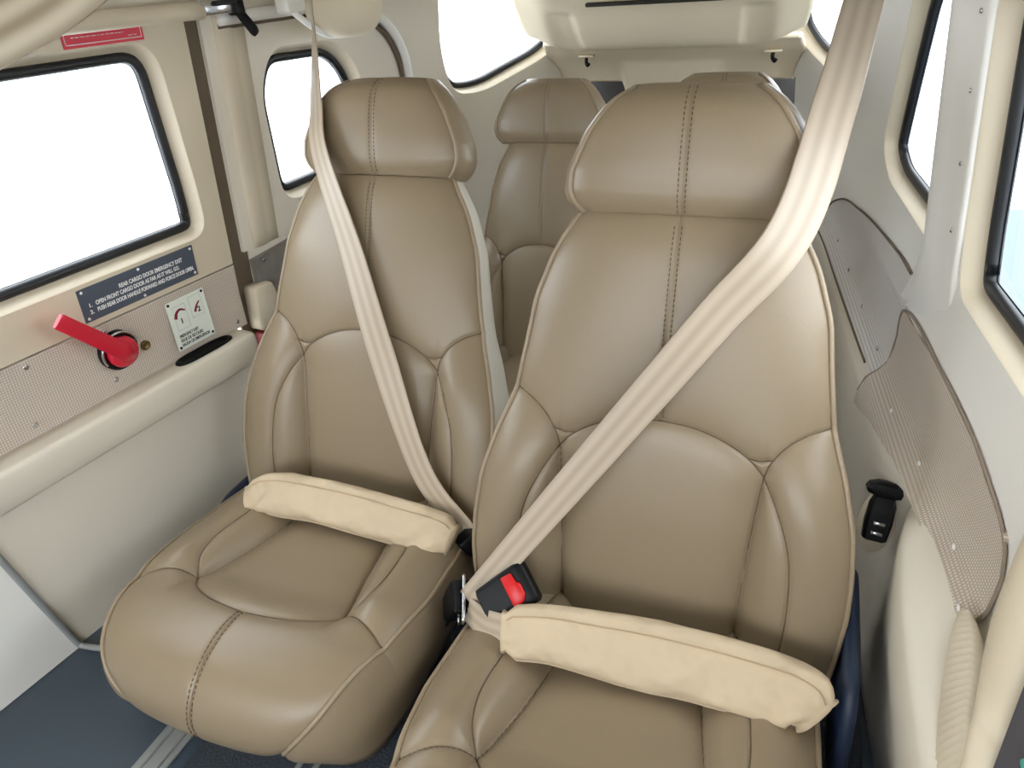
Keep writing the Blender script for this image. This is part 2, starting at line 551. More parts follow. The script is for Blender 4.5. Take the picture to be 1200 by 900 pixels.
pr = spline([(1.55, 1.06), (1.75, 1.00), (1.90, .945), (1.98, .900), (2.015, .872), (2.035, .852), (2.06, .815), (2.085, .783), (2.105, .764), (2.13, .755), (2.16, .753), (2.20, .752)], 60)
def lens(t, k):
    y = pr[k][0]
    up = .022 * sst(abs(t), .70, 1.0) + .02 * abs(t) ** 6
    dish = -.020 * sst(y, 2.03, 2.05) * sst(y, 2.13, 2.09) * sst(abs(t), .56, .60) * sst(abs(t), .80, .70)
    return up - dish
reparent(moulding('headliner_panel', pr, .88, M['headliner'], -.03, 70, zed=lens), over)
V, F = box((-.4145, 2.008, .874), (.34, .020, .010), .003)
reparent(mesh('slot', V, F, M['slot'], None), over)
bulk = empty('wall_back', (-.4145, 2.3, .4)); tag(bulk, kind='structure')
pr2 = spline([(2.17, .768), (2.20, .752), (2.25, .722), (2.28, .698), (2.30, .672), (2.31, .650)], 34)
def scallop(t, k):
    a = max(0, (k - 20) / 13) ** 1.3
    hole = sst(abs(t), .36, .44)
    return -a * .13 * (1 - hole)
reparent(moulding('bulkhead_cove', pr2, [.90 + .10 * min(1, i / 14) for i in range(34)], M['headliner'], 0, 90, zed=scallop), bulk)
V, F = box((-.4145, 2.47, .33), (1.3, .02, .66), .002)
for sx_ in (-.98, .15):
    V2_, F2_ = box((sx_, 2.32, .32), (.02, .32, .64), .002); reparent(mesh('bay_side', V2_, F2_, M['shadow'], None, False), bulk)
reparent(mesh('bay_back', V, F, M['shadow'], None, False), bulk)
V, F = box((-.4145, 2.36, .26), (.9, .02, .52), .004)
reparent(mesh('bay_front', V, F, M['plastic_warm'], None, False), bulk)
for sx, lab in ((-.645, 'left'), (-.135, 'right')):
    h = empty('coat_hook', (sx, 2.215, .735))
    tag(h, 'small dark coat hook under the overhead moulding, %s' % ('on the red handle side' if lab == 'left' else 'above the mostly hidden seat'), 'hook', 'coat hooks')
    V, F = box((0, 0, -.002), (.045, .02, .006), .002); mesh('plate', V, F, M['headliner'], h)
    V, F = tube(spline([(0, 0, -.004), (0, -.004, -.018), (.006, -.012, -.026), (.010, -.014, -.020)], 14), .005, 8); mesh('prong', V, F, M['black'], h)

# ================================================================== LEFT CARGO DOOR
door = empty('door_1', W('L', -.2, 0, 0)); tag(door, kind='structure')
def dpart(o): return reparent(o, door)
dpart(sheet('door_panel', 'L', [(-2.0, .5135), (.193, .5135), (.193, .945), (-2.0, .945)], M['plastic_warm'], [WIN['door']], 0.0, step=.03, thick=.02))
dpart(sheet('fabric_panel', 'L', [(-2.0, .386), (.192, .386), (.192, .5115), (-2.0, .5115)], M['fabric'], off=.002, step=.03, thick=.02))
w1 = window('L', 'door', WIN['door'], 0, 1, .024)
# armrest ledge: profile swept along the door
prof = [(-.006, .388), (.02, .389), (.042, .389), (.0465, .388), (.0495, .385), (.0505, .381), (.0502, .366), (.047, .345), (.043, .328), (.039, .323), (.012, .314), (-.006, .312)]
rings = []
for s in [-2.0, -.7, -.4, -.1, .1, .150, .162, .168, .170]:
    k = 1 if s < .16 else (1 - ((s - .16) / .01) ** 2 * .25)
    c = np.array([.02, .35])
    rings.append([W('L', s, c[1] + (q - c[1]) * k, c[0] + (o_ - c[0]) * k) for o_, q in prof])
V, F = loft(rings)
dpart(mesh('armrest', V, F, M['plastic']))
dpart(sheet('lower_panel', 'L', [(-.329, .004), (.160, .004), (.160, .318), (-.382, .318)], M['plastic'], off=.0, step=.05, thick=.02))
dpart(sheet('lower_panel', 'L', [(-2.0, .002), (-.329, .002), (-.382, .318), (-2.0, .318)], M['plastic_light'], off=.004, step=.05, thick=.02))
# black oval pull cup in the armrest top
cup = []
for k in range(40):
    t = 2 * math.pi * k / 40
    cup.append((math.copysign(abs(math.cos(t)) ** .55, math.cos(t)), math.copysign(abs(math.sin(t)) ** .8, math.sin(t))))
cr = []
for r, dz in ((1.0, .0005), (.98, .004), (.90, .005), (.82, .003), (.76, -.004), (.6, -.006), (.02, -.006)):
    cr.append([W('L', .066 + .064 * c[0] * (r if r > .5 else r) , .389 + max(dz, -.0) + (.0 if dz > 0 else .0008), .022 + .0165 * c[1] * r) for c in cup])
V, F = loft(cr)
pc = dpart(mesh('pull_cup', V, F, M['black']))
for s, q in ((-.225, .500), (-.095, .497), (-.245, .408), (-.10, .412), (.17, .40), (-.16, .935), (-.02, .938)):
    d, u, n = wall_frame('L')
    V, F = lathe([(.0045, 0), (.0045, .001), (.003, .0018), (.0005, .0016)], 14, (d, u, n), W('L', s, q, .002))
    dpart(mesh('screw', V, F, M['chrome']))
# sill bead where the two cargo doors meet, running down onto the floor
pts = [W('L', -.383, .315, .005), W('L', -.364, .2, .005), W('L', -.345, .09, .005), W('L', -.331, .014, .006), W('L', -.328, .008, .014), W('L', -.318, .008, .05), W('L', -.30, .008, .10)]
V, F = tube(spline(pts, 40), .0055, 10)
tag(mesh('sill_bead', V, F, M['rail']), 'grey bead strip running down the lower left wall onto the floor', 'trim strip')
# gap behind the door edge
o = sheet('trim_1', 'L', [(.185, .30), (.30, .30), (.30, .96), (.185, .96)], M['dark_gap'], off=-.008, step=.05, thick=.006); tag(o, kind='structure')

# ---- post aft of the door gap
rings = []
for q in np.linspace(.525, .94, 16):
    a = max(0, (q - .86) / .08)
    rings.append([W('L', s, q, o_) for s, o_ in ((.250, -.008), (.251, .004), (.254, .007), (.264, .008), (.276 + .006 * a, .008), (.284 + .006 * a, .005), (.295, .003), (.318, .002), (.320, -.010), (.28, -.012))])
V, F = loft(rings)
tag(mesh('trim_2', V, F, M['plastic_warm']), kind='structure')
jamb = empty('door_jamb_plate', W('L', .27, .40, .0))
tag(jamb, 'scuffed grey kick plate at the foot of the post behind the red handle door', 'plate')
reparent(sheet('plate', 'L', [(.262, .34), (.42, .34), (.42, .520), (.235, .505), (.24, .44)], M['steel_plate'], off=.010, step=.03, thick=.012), jamb)
bl = rloop([(.205, .365), (.285, .352), (.262, .455), (.213, .458)], .012, 5)
V, F = loft([[W('L', p[0], p[1], o_) for p in l] for l, o_ in ((bl, -.01), (bl, .020), (inset(bl, .004), .024))])
reparent(mesh('bracket', V, F, M['plastic_warm']), jamb)
for s, q in ((.262, .498), (.30, .375)):
    d, u, n = wall_frame('L')
    V, F = lathe([(.004, 0), (.004, .001), (.002, .002)], 12, (d, u, n), W('L', s, q, .010)); reparent(mesh('screw', V, F, M['chrome']), jamb)
V, F = box(W('L', .222, .335, .012), (.03, .03, .05), .003)
tag(mesh('latch_block', V, F, mat('dark_red_plastic', (120, 24, 30), .5)), 'small dark red block at the rear end of the door armrest', 'block')

# ---- door-frame hoop, rail tube, latch
o = wtube('L', [(.255, .928), (.45, .930), (.60, .927), (.70, .895), (.765, .84), (.795, .76), (.80, .60), (.80, .45)], .010, .011, 'trim_3', M['plastic_light'], n=70, k=10); tag(o, kind='structure')
o = wtube('L', [(.255, .917), (.45, .919), (.60, .914), (.688, .884), (.750, .832), (.780, .757), (.785, .60), (.785, .45)], .004, .0055, 'trim_4', M['dark_gap'], n=70, k=8); tag(o, kind='structure')
o = wtube('L', [(-.9, .9475), (-.4, .9475), (.0, .9475), (.205, .9475)], .030, .0135, 'grab_tube', M['plastic_warm'], n=30, k=14)
tag(o, 'beige round tube above the left door window', 'tube')
lat = empty('door_latch', W('L', .235, .945, .03)); tag(lat, 'metal door latch with a black hanging lever above the left post', 'latch')
R5 = Matrix.Rotation(-TA, 4, 'Z')
for c, sz, m, nm in ((W('L', .235, .951, .030), (.024, .075, .022), M['chrome'], 'body'), (W('L', .245, .960, .038), (.02, .05, .008), M['seat_metal'], 'cover'), (W('L', .275, .948, .036), (.026, .018, .026), M['black'], 'pivot')):
    V, F = box(c, sz, .004, 2, R5); reparent(mesh(nm, V, F, m), lat)
P0 = W('L', .272, .945, .040); P1 = W('L', .300, .902, .048)
V, F = ([], [])
lv = []
for t in np.linspace(0, 1, 9):
    c = P0 + (P1 - P0) * t; w_ = .0095 + .002 * t
    if t > .9: w_ *= .75
    a = nrm(np.cross(P1 - P0, [1, 0, 0])); b = np.array([1., 0, 0])
    lv.append([c + a * w_ * math.cos(k) + b * .004 * math.sin(k) for k in np.linspace(0, 2 * math.pi, 12, endpoint=False)])
V, F = loft(lv); reparent(mesh('lever', V, F, M['black']), lat)

# ---- red release handle
d, u, n = wall_frame('L')
hub = W('L', -.082, .461, .002)
hd = empty('release_handle', hub); tag(hd, 'red emergency lever handle on the fabric strip of the left door', 'handle')
V, F = lathe([(.034, 0), (.034, .010), (.031, .013), (.026, .011)], 32, (d, u, n), hub); reparent(mesh('escutcheon', V, F, M['black']), hd)
V, F = tube([hub + n * .012 + (d * math.cos(t) + u * math.sin(t)) * .0325 for t in np.linspace(.2, 3.6, 30)], .0022, 8); reparent(mesh('chrome_rim', V, F, M['chrome']), hd)
V, F = lathe([(.0265, .008), (.0265, .020), (.024, .025), (.016, .028), (.002, .029)], 32, (d, u, n), hub); reparent(mesh('hub', V, F, M['red']), hd)
A = hub + n * .022 + d * .012 - u * .012; B = hub + n * .048 - d * .101 + u * .110
ax = nrm(B - A); sd = nrm(np.cross(ax, n)); nn = np.cross(sd, ax)
rings = []
for t, w_, h_ in ((0, .004, .006), (.04, .012, .008), (.15, .016, .008), (.4, .0135, .006), (.8, .0125, .005), (.97, .0125, .005), (1.0, .011, .003)):
    c = A + (B - A) * t
    rings.append([c + sd * w_ * a + nn * h_ * b for a, b in ((-1, -.6), (-.7, -1), (.7, -1), (1, -.6), (1, .6), (.7, 1), (-.7, 1), (-1, .6))])
V, F = loft(rings); o = reparent(mesh('lever', V, F, M['red']), hd); o.data.set_sharp_from_angle(angle=math.radians(50))
V, F = lathe([(.0085, 0), (.0085, .004), (.006, .005), (.0045, .002), (.001, .002)], 20, (d, u, n), W('L', -.031, .444, .002))
tag(mesh('lock_stud', V, F, M['brass']), 'small brass lock stud beside the red handle', 'lock')

# ---- placards
def onwall(side, s, q, off, pts, h, name, m, parent):
    """flat plate: pts are (along, up) from the wall point"""
    d, u, n = wall_frame(side); o0 = W(side, s, q, off)
    if q < .45: u = np.array([0, 0, 1.]); n = np.array([(1 if side == 'L' else -1) * CT, -ST, 0])
    rings = [[o0 + d * a + u * b + n * k for a, b in l] for l, k in ((pts, 0), (pts, h))]
    V, F = loft(rings); return reparent(mesh(name, V, F, m, None, False), parent)
def text(body, side, s, q, off, size, m, parent, align='LEFT', name='lettering', vert=False, bold=0.0, width=None):
    cu = bpy.data.curves.new(name, 'FONT'); cu.body = body; cu.size = size; cu.align_x = align; cu.extrude = .0002; cu.offset = bold
    cu.materials.append(m); cu.space_line = 1.0
    d, u, n = wall_frame(side)
    if vert: u = np.array([0, 0, 1.]); n = np.array([(1 if side == 'L' else -1) * CT, -ST, 0])
    o = link(name, cu)
    p = W(side, s, .44, off) + np.array([0, 0, q - .44]) if vert else W(side, s, q, off)
    o.matrix_world = Matrix(((d[0], u[0], n[0], p[0]), (d[1], u[1], n[1], p[1]), (d[2], u[2], n[2], p[2]), (0, 0, 0, 1)))
    bpy.context.view_layer.update()
    me = bpy.data.meshes.new_from_object(o.evaluated_get(bpy.context.evaluated_depsgraph_get()))
    if width:
        xs = [v.co.x for v in me.vertices]; k = width / (max(xs) - min(xs)); me.transform(Matrix.Diagonal((k, 1, 1, 1)))
    mw = o.matrix_world.copy(); bpy.data.objects.remove(o); me.transform(mw)
    o = link(name, me); return reparent(o, parent)
pk = empty('exit_placard', W('L', -.0, .522, .0)); tag(pk, 'slate grey emergency exit placard with white instructions under the left window', 'sign')
onwall('L', -.116, .5235, .0, [(0, 0), (.226, 0), (.226, .056), (0, .056)], .0015, 'plate', M['placard_dark'], pk)
text('REAR CARGO DOOR EMERGENCY EXIT', 'L', -.045, .5575, .0018, .0100, M['white'], pk, bold=.00025, width=.128)
text('OPEN FRONT CARGO DOOR AS FAR AS IT WILL GO.', 'L', -.091, .5465, .0018, .0100, M['white'], pk, bold=.00025, width=.165)
text('PUSH REAR DOOR HANDLE FORWARD AND FORCE DOOR OPEN.', 'L', -.091, .5352, .0018, .0100, M['white'], pk, bold=.00025, width=.194)
text('1.', 'L', -.104, .5465, .0018, .0095, M['white'], pk, bold=.0002); text('2.', 'L', -.104, .5352, .0018, .0095, M['white'], pk, bold=.0002)
for s, q in ((-.109, .574), (-.004, .575), (.104, .574), (-.109, .529), (-.004, .5275), (.104, .529)):
    V, F = lathe([(.0024, 0), (.0024, .001), (.001, .0016)], 12, (d, u, n), W('L', s, q, .0014)); reparent(mesh('rivet', V, F, M['white']), pk)
pk = empty('instruction_placard', W('L', .07, .405, .002)); tag(pk, 'white emergency exit placard with two numbered handle diagrams beside the red handle', 'sign')
def wp(s_, q_, o_): return W('L', s_, .44, o_ + .0045) + np.array([0, 0, q_ - .44])
onwall('L', .025, .405, .0075, [(0, 0), (.084, 0), (.084, .093), (0, .093)], .0015, 'plate', M['placard_white'], pk)
for bx, bq, bw, bh in ((.036, .441, .027, .045), (.072, .452, .027, .040)):
    V = MB()
    for a0, b0, a1, b1 in ((0, 0, 1, 0), (1, 0, 1, 1), (1, 1, 0, 1), (0, 1, 0, 0)):
        V.add(*tube([wp(bx + bw * a0, bq + bh * b0, .0046), wp(bx + bw * a1, bq + bh * b1, .0046)], .0004, 4))
    reparent(V.build('outline', M['ink_pale']), pk)
def arrow(P, w0, w1, nm):
    c = spline(P, 20); V = []
    T = np.gradient(c, axis=0)
    for k in range(20):
        t = nrm(T[k]); a = np.array([-t[1], t[0]]); w_ = w0 + (w1 - w0) * k / 19
        for sgn in (-1, 1): V.append(wp(*(c[k] + a * w_ * sgn), .0049))
    F = [(2 * k, 2 * k + 1, 2 * k + 3, 2 * k + 2) for k in range(19)]
    mb = MB().add(V, F).add([np.array(v) - 0.0003 * np.array([CT, -ST, 0]) for v in V], F)
    reparent(mb.build(nm, M['ink_red'], None, False), pk)
arrow([(.037, .464), (.042, .474), (.051, .478), (.061, .473)], .0035, .0012, 'arrow')
arrow([(.094, .478), (.086, .471), (.080, .461)], .0012, .0026, 'arrow')
text('1', 'L', .045, .452, .0093, .014, M['ink'], pk, name='numeral', vert=True, bold=.0004); text('2', 'L', .086, .459, .0093, .014, M['ink'], pk, name='numeral', vert=True, bold=.0003)
for t_, q, w_ in (('EMERGENCY EXIT', .4275, .042), ('ISSUE DE SECOURS', .4190, .050), ('SALIDA DE EMERGENCIA', .4105, .064)):
    text(t_, 'L', .034, q, .0093, .0082, M['ink'], pk, name='lettering', vert=True, bold=.00015, width=w_)
for s, q in ((.030, .493), (.104, .493), (.030, .410), (.104, .410)):
    V, F = lathe([(.0026, 0), (.0026, .001), (.001, .0016)], 12, (np.array([ST, CT, 0]), np.array([0, 0, 1.]), np.array([CT, -ST, 0])), wp(s, q, .0044)); reparent(mesh('rivet', V, F, M['black']), pk)
pk = empty('warning_sticker', W('L', .05, .915, .0)); tag(pk, 'small red warning sticker with white border above the left door window', 'sticker')
onwall('L', -.022, .9125, .0005, [(0, 0), (.134, 0), (.134, .034), (0, .034)], .0008, 'sheet', M['sticker'], pk)
V = MB()
for a, b in (((-.018, .945), (-.018, .917)), ((-.018, .917), (.108, .917)), ((.108, .917), (.108, .945))):
    V.add(*tube([W('L', *a, .0015), W('L', *b, .0015)], .0007, 4))
reparent(V.build('border', M['white']), pk)
V = MB()
for q, s0, s1 in ((.937, .005, .075), (.931, -.01, .060), (.926, -.008, .078), (.921, .085, .100)):
    s = s0
    while s < s1:
        l = random.uniform(.003, .008); V.add(*tube([W('L', s, q, .0014), W('L', min(s + l, s1), q, .0014)], .0006, 4)); s += l + .002
reparent(V.build('text_lines', M['white']), pk)

# ================================================================== RIGHT SIDE LOWER WALL
# plan of the panel's inboard edge: shelf, a notch for the charger, then a swelling armrest
plan = [(-2.0, .120), (-.95, .120), (-.60, .115), (-.34, .100), (-.20, .088), (-.133, .078), (-.07, .066), (-.02, .050), (.012, .036), (.03, .030), (.048, .033), (.066, .046), (.085, .057), (.12, .060), (.25, .061), (.6, .060), (1.0, .055), (1.5, .045), (1.9, .03)]
ps = spline(plan, 160)
rows = []
for s, o_ in ps:
    zt = .352 + .010 * math.exp(-((s + .1) / .12) ** 2)
    n_ = .02 * math.exp(-((s - .045) / .03) ** 2)
    rows.append([W('R', s, .445, .016), W('R', s, .405, .0215), W('R', s, .39, .027), W('R', s, zt + .018, o_ * .55 + .012), W('R', s, zt + .006, o_ - .008), W('R', s, zt, o_ - .002), W('R', s, zt - .006, o_),
                 W('R', s, zt - .03, o_ + .001), W('R', s, .26, o_ * .8 + .010), W('R', s, .15, o_ * .45 + .026), W('R', s, .05, .046), W('R', s, .0, .046)])
nc = len(rows[0]); V = [p for r in rows for p in r]; n0 = len(V)
F = grid_faces(len(rows), nc)
bk = [[W('R', s, q, -.02) for q in np.linspace(.445, 0, nc)] for s, o_ in ps]
V += [p for r in bk for p in r]; F += grid_faces(len(rows), nc, n0)
nr = len(rows)
for j in range(nc - 1):
    F.append((j, j + 1, n0 + j + 1, n0 + j)); e = (nr - 1) * nc; F.append((e + j, e + j + 1, n0 + e + j + 1, n0 + e + j))
for i in range(nr - 1):
    for j in (0, nc - 1): F.append((i * nc + j, (i + 1) * nc + j, n0 + (i + 1) * nc + j, n0 + i * nc + j))
tag(mesh('wall_right_lower', V, F, M['plastic']), kind='structure')
# woven fabric strips on the right wall
def foff(s, q): return float(np.interp(q, [.34, .37, .39, .405, .445, .505, .585], [.066, .057, .037, .030, .0258, .0255, .004]))
fab = empty('fabric_trim', W('R', -.0, .44, .03)); tag(fab, 'mauve grey woven fabric strip on the right wall under the front window', 'fabric trim')
reparent(sheet('fabric', 'R', [(-.232, .338), (-.205, .340), (-.12, .378), (.067, .372), (.20, .350), (.30, .320), (.292, .40), (.268, .500), (.06, .513), (-.108, .510), (-.215, .488), (-.228, .42)], M['fabric'], off=foff, step=.012, thick=.004), fab)
ff = spline([(.298, .345), (.292, .40), (.268, .500), (.06, .513), (-.108, .510), (-.205, .490), (-.226, .45), (-.230, .39)], 90)
V, F = tube([W('R', p[0], p[1], foff(p[0], p[1]) - .001) for p in ff], .0020, 6, False); reparent(mesh('edge_cord', V, F, M['fabric_cord']), fab)
for s, q in ((-.13, .40), (.03, .395), (.17, .385), (-.205, .385)):
    V, F = lathe([(.004, 0), (.004, .001), (.002, .002)], 12, (np.array([-ST, CT, 0]), np.array([0, 0, 1.]), np.array([-CT, -ST, 0])), W('R', s, q, foff(s, q))); reparent(mesh('screw', V, F, M['white']), fab)
fab = empty('fabric_trim', W('R', .6, .44, .02)); tag(fab, 'grey fabric panel on the right wall below the rear side window', 'fabric trim')
fo = rloop([(.20, .376), (.50, .372), (.83, .370), (1.06, .370), (1.085, .39), (1.05, .432), (.90, .480), (.66, .519), (.40, .542), (.285, .545)], [.01, .05, .05, .02, .03, .05, .1, .1, .05, .01], 5)
reparent(sheet('fabric', 'R', [tuple(p) for p in fo], M['fabric_grey'], off=lambda a_, b_: foff(a_, b_) - .0015, step=.012, thick=.004), fab)
pp = [W('R', p[0], p[1], foff(p[0], p[1]) - .001) for p in spline([(.34, .374), (.50, .372), (.83, .370), (1.05, .371), (1.082, .392), (1.045, .435), (.90, .480), (.66, .519), (.40, .542), (.30, .5445)], 120)]; V, F = tube(pp, .0022, 6, False); reparent(mesh('edge_cord', V, F, M['dark_gap']), fab)
for s in (.35, .52, .70, .88):
    V, F = lathe([(.004, 0), (.004, .001), (.002, .002)], 12, (np.array([-ST, CT, 0]), np.array([0, 0, 1.]), np.array([-CT, -ST, 0])), W('R', s, .395, foff(s, .395))); reparent(mesh('screw', V, F, M['chrome']), fab)

# post between the right windows, flaring into the sill
rings = []
for q in np.linspace(.43, 1.0, 70):
    fl = max(0, (.62 - q) / .19)
    a0 = .130 - .02 * fl; a1 = .236 + .20 * fl ** 1.7
    dp = .021 + .0035 * fl
    rings.append([W('R', s, q, o_) for s, o_ in ((a0 - .004, -.01), (a0, .004), (a0 + .006, .006), (a0 + .03, .009), (a0 + .06, dp * .7), (a1 - .03, dp * .97), (a1 - .012, dp), (a1 - .003, dp * .9), (a1, dp * .6), (a1 + .006, -.01))])
V, F = loft(rings)
tag(mesh('trim_5', V, F, M['plastic_light']), kind='structure')
for q in (.66, .74, .82, .90):
    d2, u2, n2 = wall_frame('R')
    V, F = lathe([(.003, 0), (.003, .0012), (.0015, .002)], 10, (d2, u2, n2), W('R', .148, q, .0085)); tag(mesh('trim_screw', V, F, M['chrome']), 'small screw in the post between the right windows', 'screw', 'screws in the right post')

# ---- usb charger in the notch
ch = empty('usb_charger', W('R', .052, .255, .052)); tag(ch, 'black plug-in charger with two usb slots in the right wall notch', 'charger')
cw = W('R', .052, .29, .060); axd = nrm(np.array([0.10, .42, 1.0])); sd = nrm(np.cross([0, 1., 0], axd)); fd = nrm(np.cross(axd, sd))
if fd[1] > 0: fd = -fd
rings = []
for h, w_, t_ in ((-.036, .013, .009), (-.034, .0155, .011), (-.01, .0175, .012), (.015, .0165, .012), (.026, .013, .010), (.029, .022, .013), (.036, .0255, .015), (.043, .022, .015), (.047, .014, .010), (.048, .010, .007)):
    rings.append([cw + axd * h + sd * w_ * a + fd * t_ * b for a, b in ((-1, -.5), (-.75, -1), (.75, -1), (1, -.5), (1, .5), (.75, 1), (-.75, 1), (-1, .5))])
V, F = loft(rings); o = reparent(mesh('body', V, F, M['black']), ch); o.data.set_sharp_from_angle(angle=math.radians(35))
for h in (-.010, -.024):
    V, F = box((0, 0, 0), (.015, .003, .005), .0006, 1, Matrix((sd, fd, axd)).transposed().to_4x4())
    reparent(mesh('usb_slot', [np.array(v) + cw + axd * h + fd * .0118 for v in V], F, M['chrome']), ch)
rim = [cw - axd * .012 - fd * .004 + sd * .024 * math.cos(t) + axd * .044 * math.sin(t) for t in np.linspace(0, 2 * math.pi, 40, endpoint=False)]
V, F = loft([[p + (p - cw) * .0 for p in rim], [p * 1 - fd * .012 + (cw - p) * .0 for p in rim]])
reparent(mesh('socket_plate', V, F, M['plastic_warm']), ch)

# ---- front-right trim, ribbed strip and switch panel
rings = []
for t in np.linspace(0, 1, 22):
    L_ = spline([(-.47, .86), (-.425, .74), (-.398, .658), (-.371, .54), (-.384, .43), (-.394, .385), (-.40, .20), (-.40, .02)], 22)[int(t * 21)]
    R_ = spline([(-.51, .86), (-.465, .74), (-.439, .66), (-.429, .585), (-.429, .53), (-.425, .46), (-.430, .25), (-.430, .02)], 22)[int(t * 21)]
    c = (L_ + R_) / 2
    rings.append([W('R', *(L_ * (1 - a) + R_ * a), o_) for a, o_ in ((0, .0), (0, .075), (.06, .084), (.2, .089), (.5, .092), (.8, .089), (.94, .084), (1, .075), (1, 0))])
V, F = loft(rings)
tag(mesh('trim_6', V, F, M['cream']), kind='structure')
rings = []
La = spline([(-.222, .396, .048), (-.249, .388, .060), (-.300, .370, .075), (-.364, .347, .090), (-.45, .32, .105)], 90)
Ra = spline([(-.232, .410, .044), (-.262, .410, .046), (-.310, .402, .056), (-.354, .396, .070), (-.45, .37, .085)], 90)
for t in range(90):
    h = .0016 * abs(math.sin(t * math.pi / 3)); k = .002 + .004 * min(1, t / 12)
    up = np.array([-.5, 0, .85])
    l = W('R', *La[t]); r = W('R', *Ra[t])
    rings.append([l - up * .02, l + up * k * .3, l * .88 + r * .12 + up * (k + h), l * .5 + r * .5 + up * (k * 1.15 + h), l * .12 + r * .88 + up * (k + h), r + up * k * .3, r - up * .02])
V, F = loft(rings)
tag(mesh('ribbed_strip', V, F, M['ribbed']), 'cream ribbed fabric strip beside the curved front trim at lower right', 'fabric strip')
sp = empty('switch_panel', W('R', -.60, .30, .0)); tag(sp, 'dark grey panel with cream knobs and a teal jewel at lower right corner', 'panel')
pl = [(-.436, .600), (-.75, .600), (-.75, .10), (-.436, .10)]
V, F = loft([[W('R', a, b, k) for a, b in pl] for k in (.0, .080)]); reparent(mesh('plate', V, F, M['panel_grey'], None, False), sp)
d2 = np.array([-ST, CT, 0]); n2 = np.array([-CT, -ST, 0]); u2 = np.array([0, 0, 1.])
for s, q, r, m, nm, h in ((-.463, .577, .007, M['cream'], 'knob', .005), (-.462, .486, .0065, M['cream'], 'knob', .005), (-.468, .510, .004, M['teal'], 'jewel', .008), (-.470, .510, .010, M['black'], 'socket', .004)):
    V, F = lathe([(r, 0), (r, h * .7), (r * .8, h), (r * .1, h)], 24, (d2, u2, n2), W('R', s, q, .080)); reparent(mesh(nm, V, F, m), sp)
for q, m in ((.548, M['plastic_warm']), (.536, M['cream'])):
    V, F = loft([[W('R', a, b, k) for a, b in ((-.468, q - .003), (-.52, q - .003), (-.52, q + .003), (-.468, q + .003))] for k in (.08, .086)]); reparent(mesh('switch', V, F, m, None, False), sp)

# ================================================================== SEATS
def pl_dist(X, Y, P):
    """distance of grid points to a polyline"""
    D = np.full(X.shape, 9.0)
    P = np.asarray(P, float)
    for a, b in zip(P[:-1], P[1:]):
        ab = b - a; l2 = ab @ ab + 1e-12
        t = np.clip(((X - a[0]) * ab[0] + (Y - a[1]) * ab[1]) / l2, 0, 1)
        D = np.minimum(D, np.hypot(X - a[0] - t * ab[0], Y - a[1] - t * ab[1]))
    return D
def smooth_interp(x, xs, ys, k=.012):
    xs = np.asarray(xs, float); ys = np.asarray(ys, float)
    acc = 0
    for o_ in np.linspace(-k, k, 9): acc = acc + np.interp(x + o_, xs, ys)
    return acc / 9
def sym(P): return [P, [(-x, y) for x, y in P]]

# ---- backrest: x across, v up the back, d out of the back towards the sitter
BW = lambda v: smooth_interp(v, [-.06, 0, .04, .11, .16, .22, .28, .34, .41, .47, .53, .56, .59], [.225, .236, .243, .250, .249, .243, .227, .206, .194, .185, .164, .147, .128])
S_IN = spline([(.134, .272), (.129, .22), (.125, .15), (.122, .05), (.120, -.06)], 40)
S_ARCH = spline([(.134, .272), (.116, .292), (.085, .311), (.045, .324), (0, .328), (-.045, .324), (-.085, .311), (-.116, .292), (-.134, .272)], 70)
S_BOL = spline([(.134, .272), (.141, .295), (.158, .318), (.18, .333), (.2035, .342)], 40)
S_OUT = spline([(.134, .272), (.155, .235), (.174, .185), (.181, .12), (.179, .05), (.168, -.05)], 50)
S_TRI = [(.112, .295), (.128, .293), (.144, .298)]
S_MID = [(0, .328), (0, .60)]
back_seams = sym(S_IN) + [S_ARCH] + sym(S_BOL) + sym(S_OUT) + sym(S_TRI) + [S_MID]
def back_d(X, Vv):
    X = np.asarray(X, float); Vv = np.asarray(Vv, float)
    w = BW(Vv); ax = np.abs(X); xn = np.clip(ax / w, 0, 1)
    e = smooth_interp(Vv, [-.06, 0, .1, .2, .26, .34, .45, .585], [.050, .052, .056, .050, .038, .017, .006, -.004], .03)
    c = smooth_interp(Vv, [-.06, 0, .1, .2, .33, .45, .55, .585], [.030, .036, .042, .044, .036, .034, .028, .020], .02)
    xi = np.interp(Vv, [-.06, .05, .15, .272], [.120, .122, .125, .134])
    up = e + (c - e) * (1 - xn ** 2.6)
    t = np.clip((ax - xi) / (w - xi), 0, 1)
    val = c - .012
    low = np.where(ax < xi, c - .012 * (ax / xi) ** 4, val * (1 - t) + e * t + .020 * np.sin(np.pi * t ** .8))
    Lw = sst(Vv, .345, .23)
    dd = up * (1 - Lw) + low * Lw
    D = np.minimum.reduce([pl_dist(X, Vv, s) for s in back_seams[:-1]])
    dd += .0065 * (1 - np.exp(-D / .016)) - .0022 * np.exp(-(D / .0022) ** 2)
    dm = pl_dist(X, Vv, S_MID); dd -= .0016 * np.exp(-(dm / .006) ** 2) + .001 * np.exp(-(dm / .0018) ** 2)
    db = w - ax; dd += .009 * (1 - np.exp(-db / .012)) - .006
    dd -= .010 * np.exp(-np.maximum(0, .587 - Vv) / .010)
    return dd
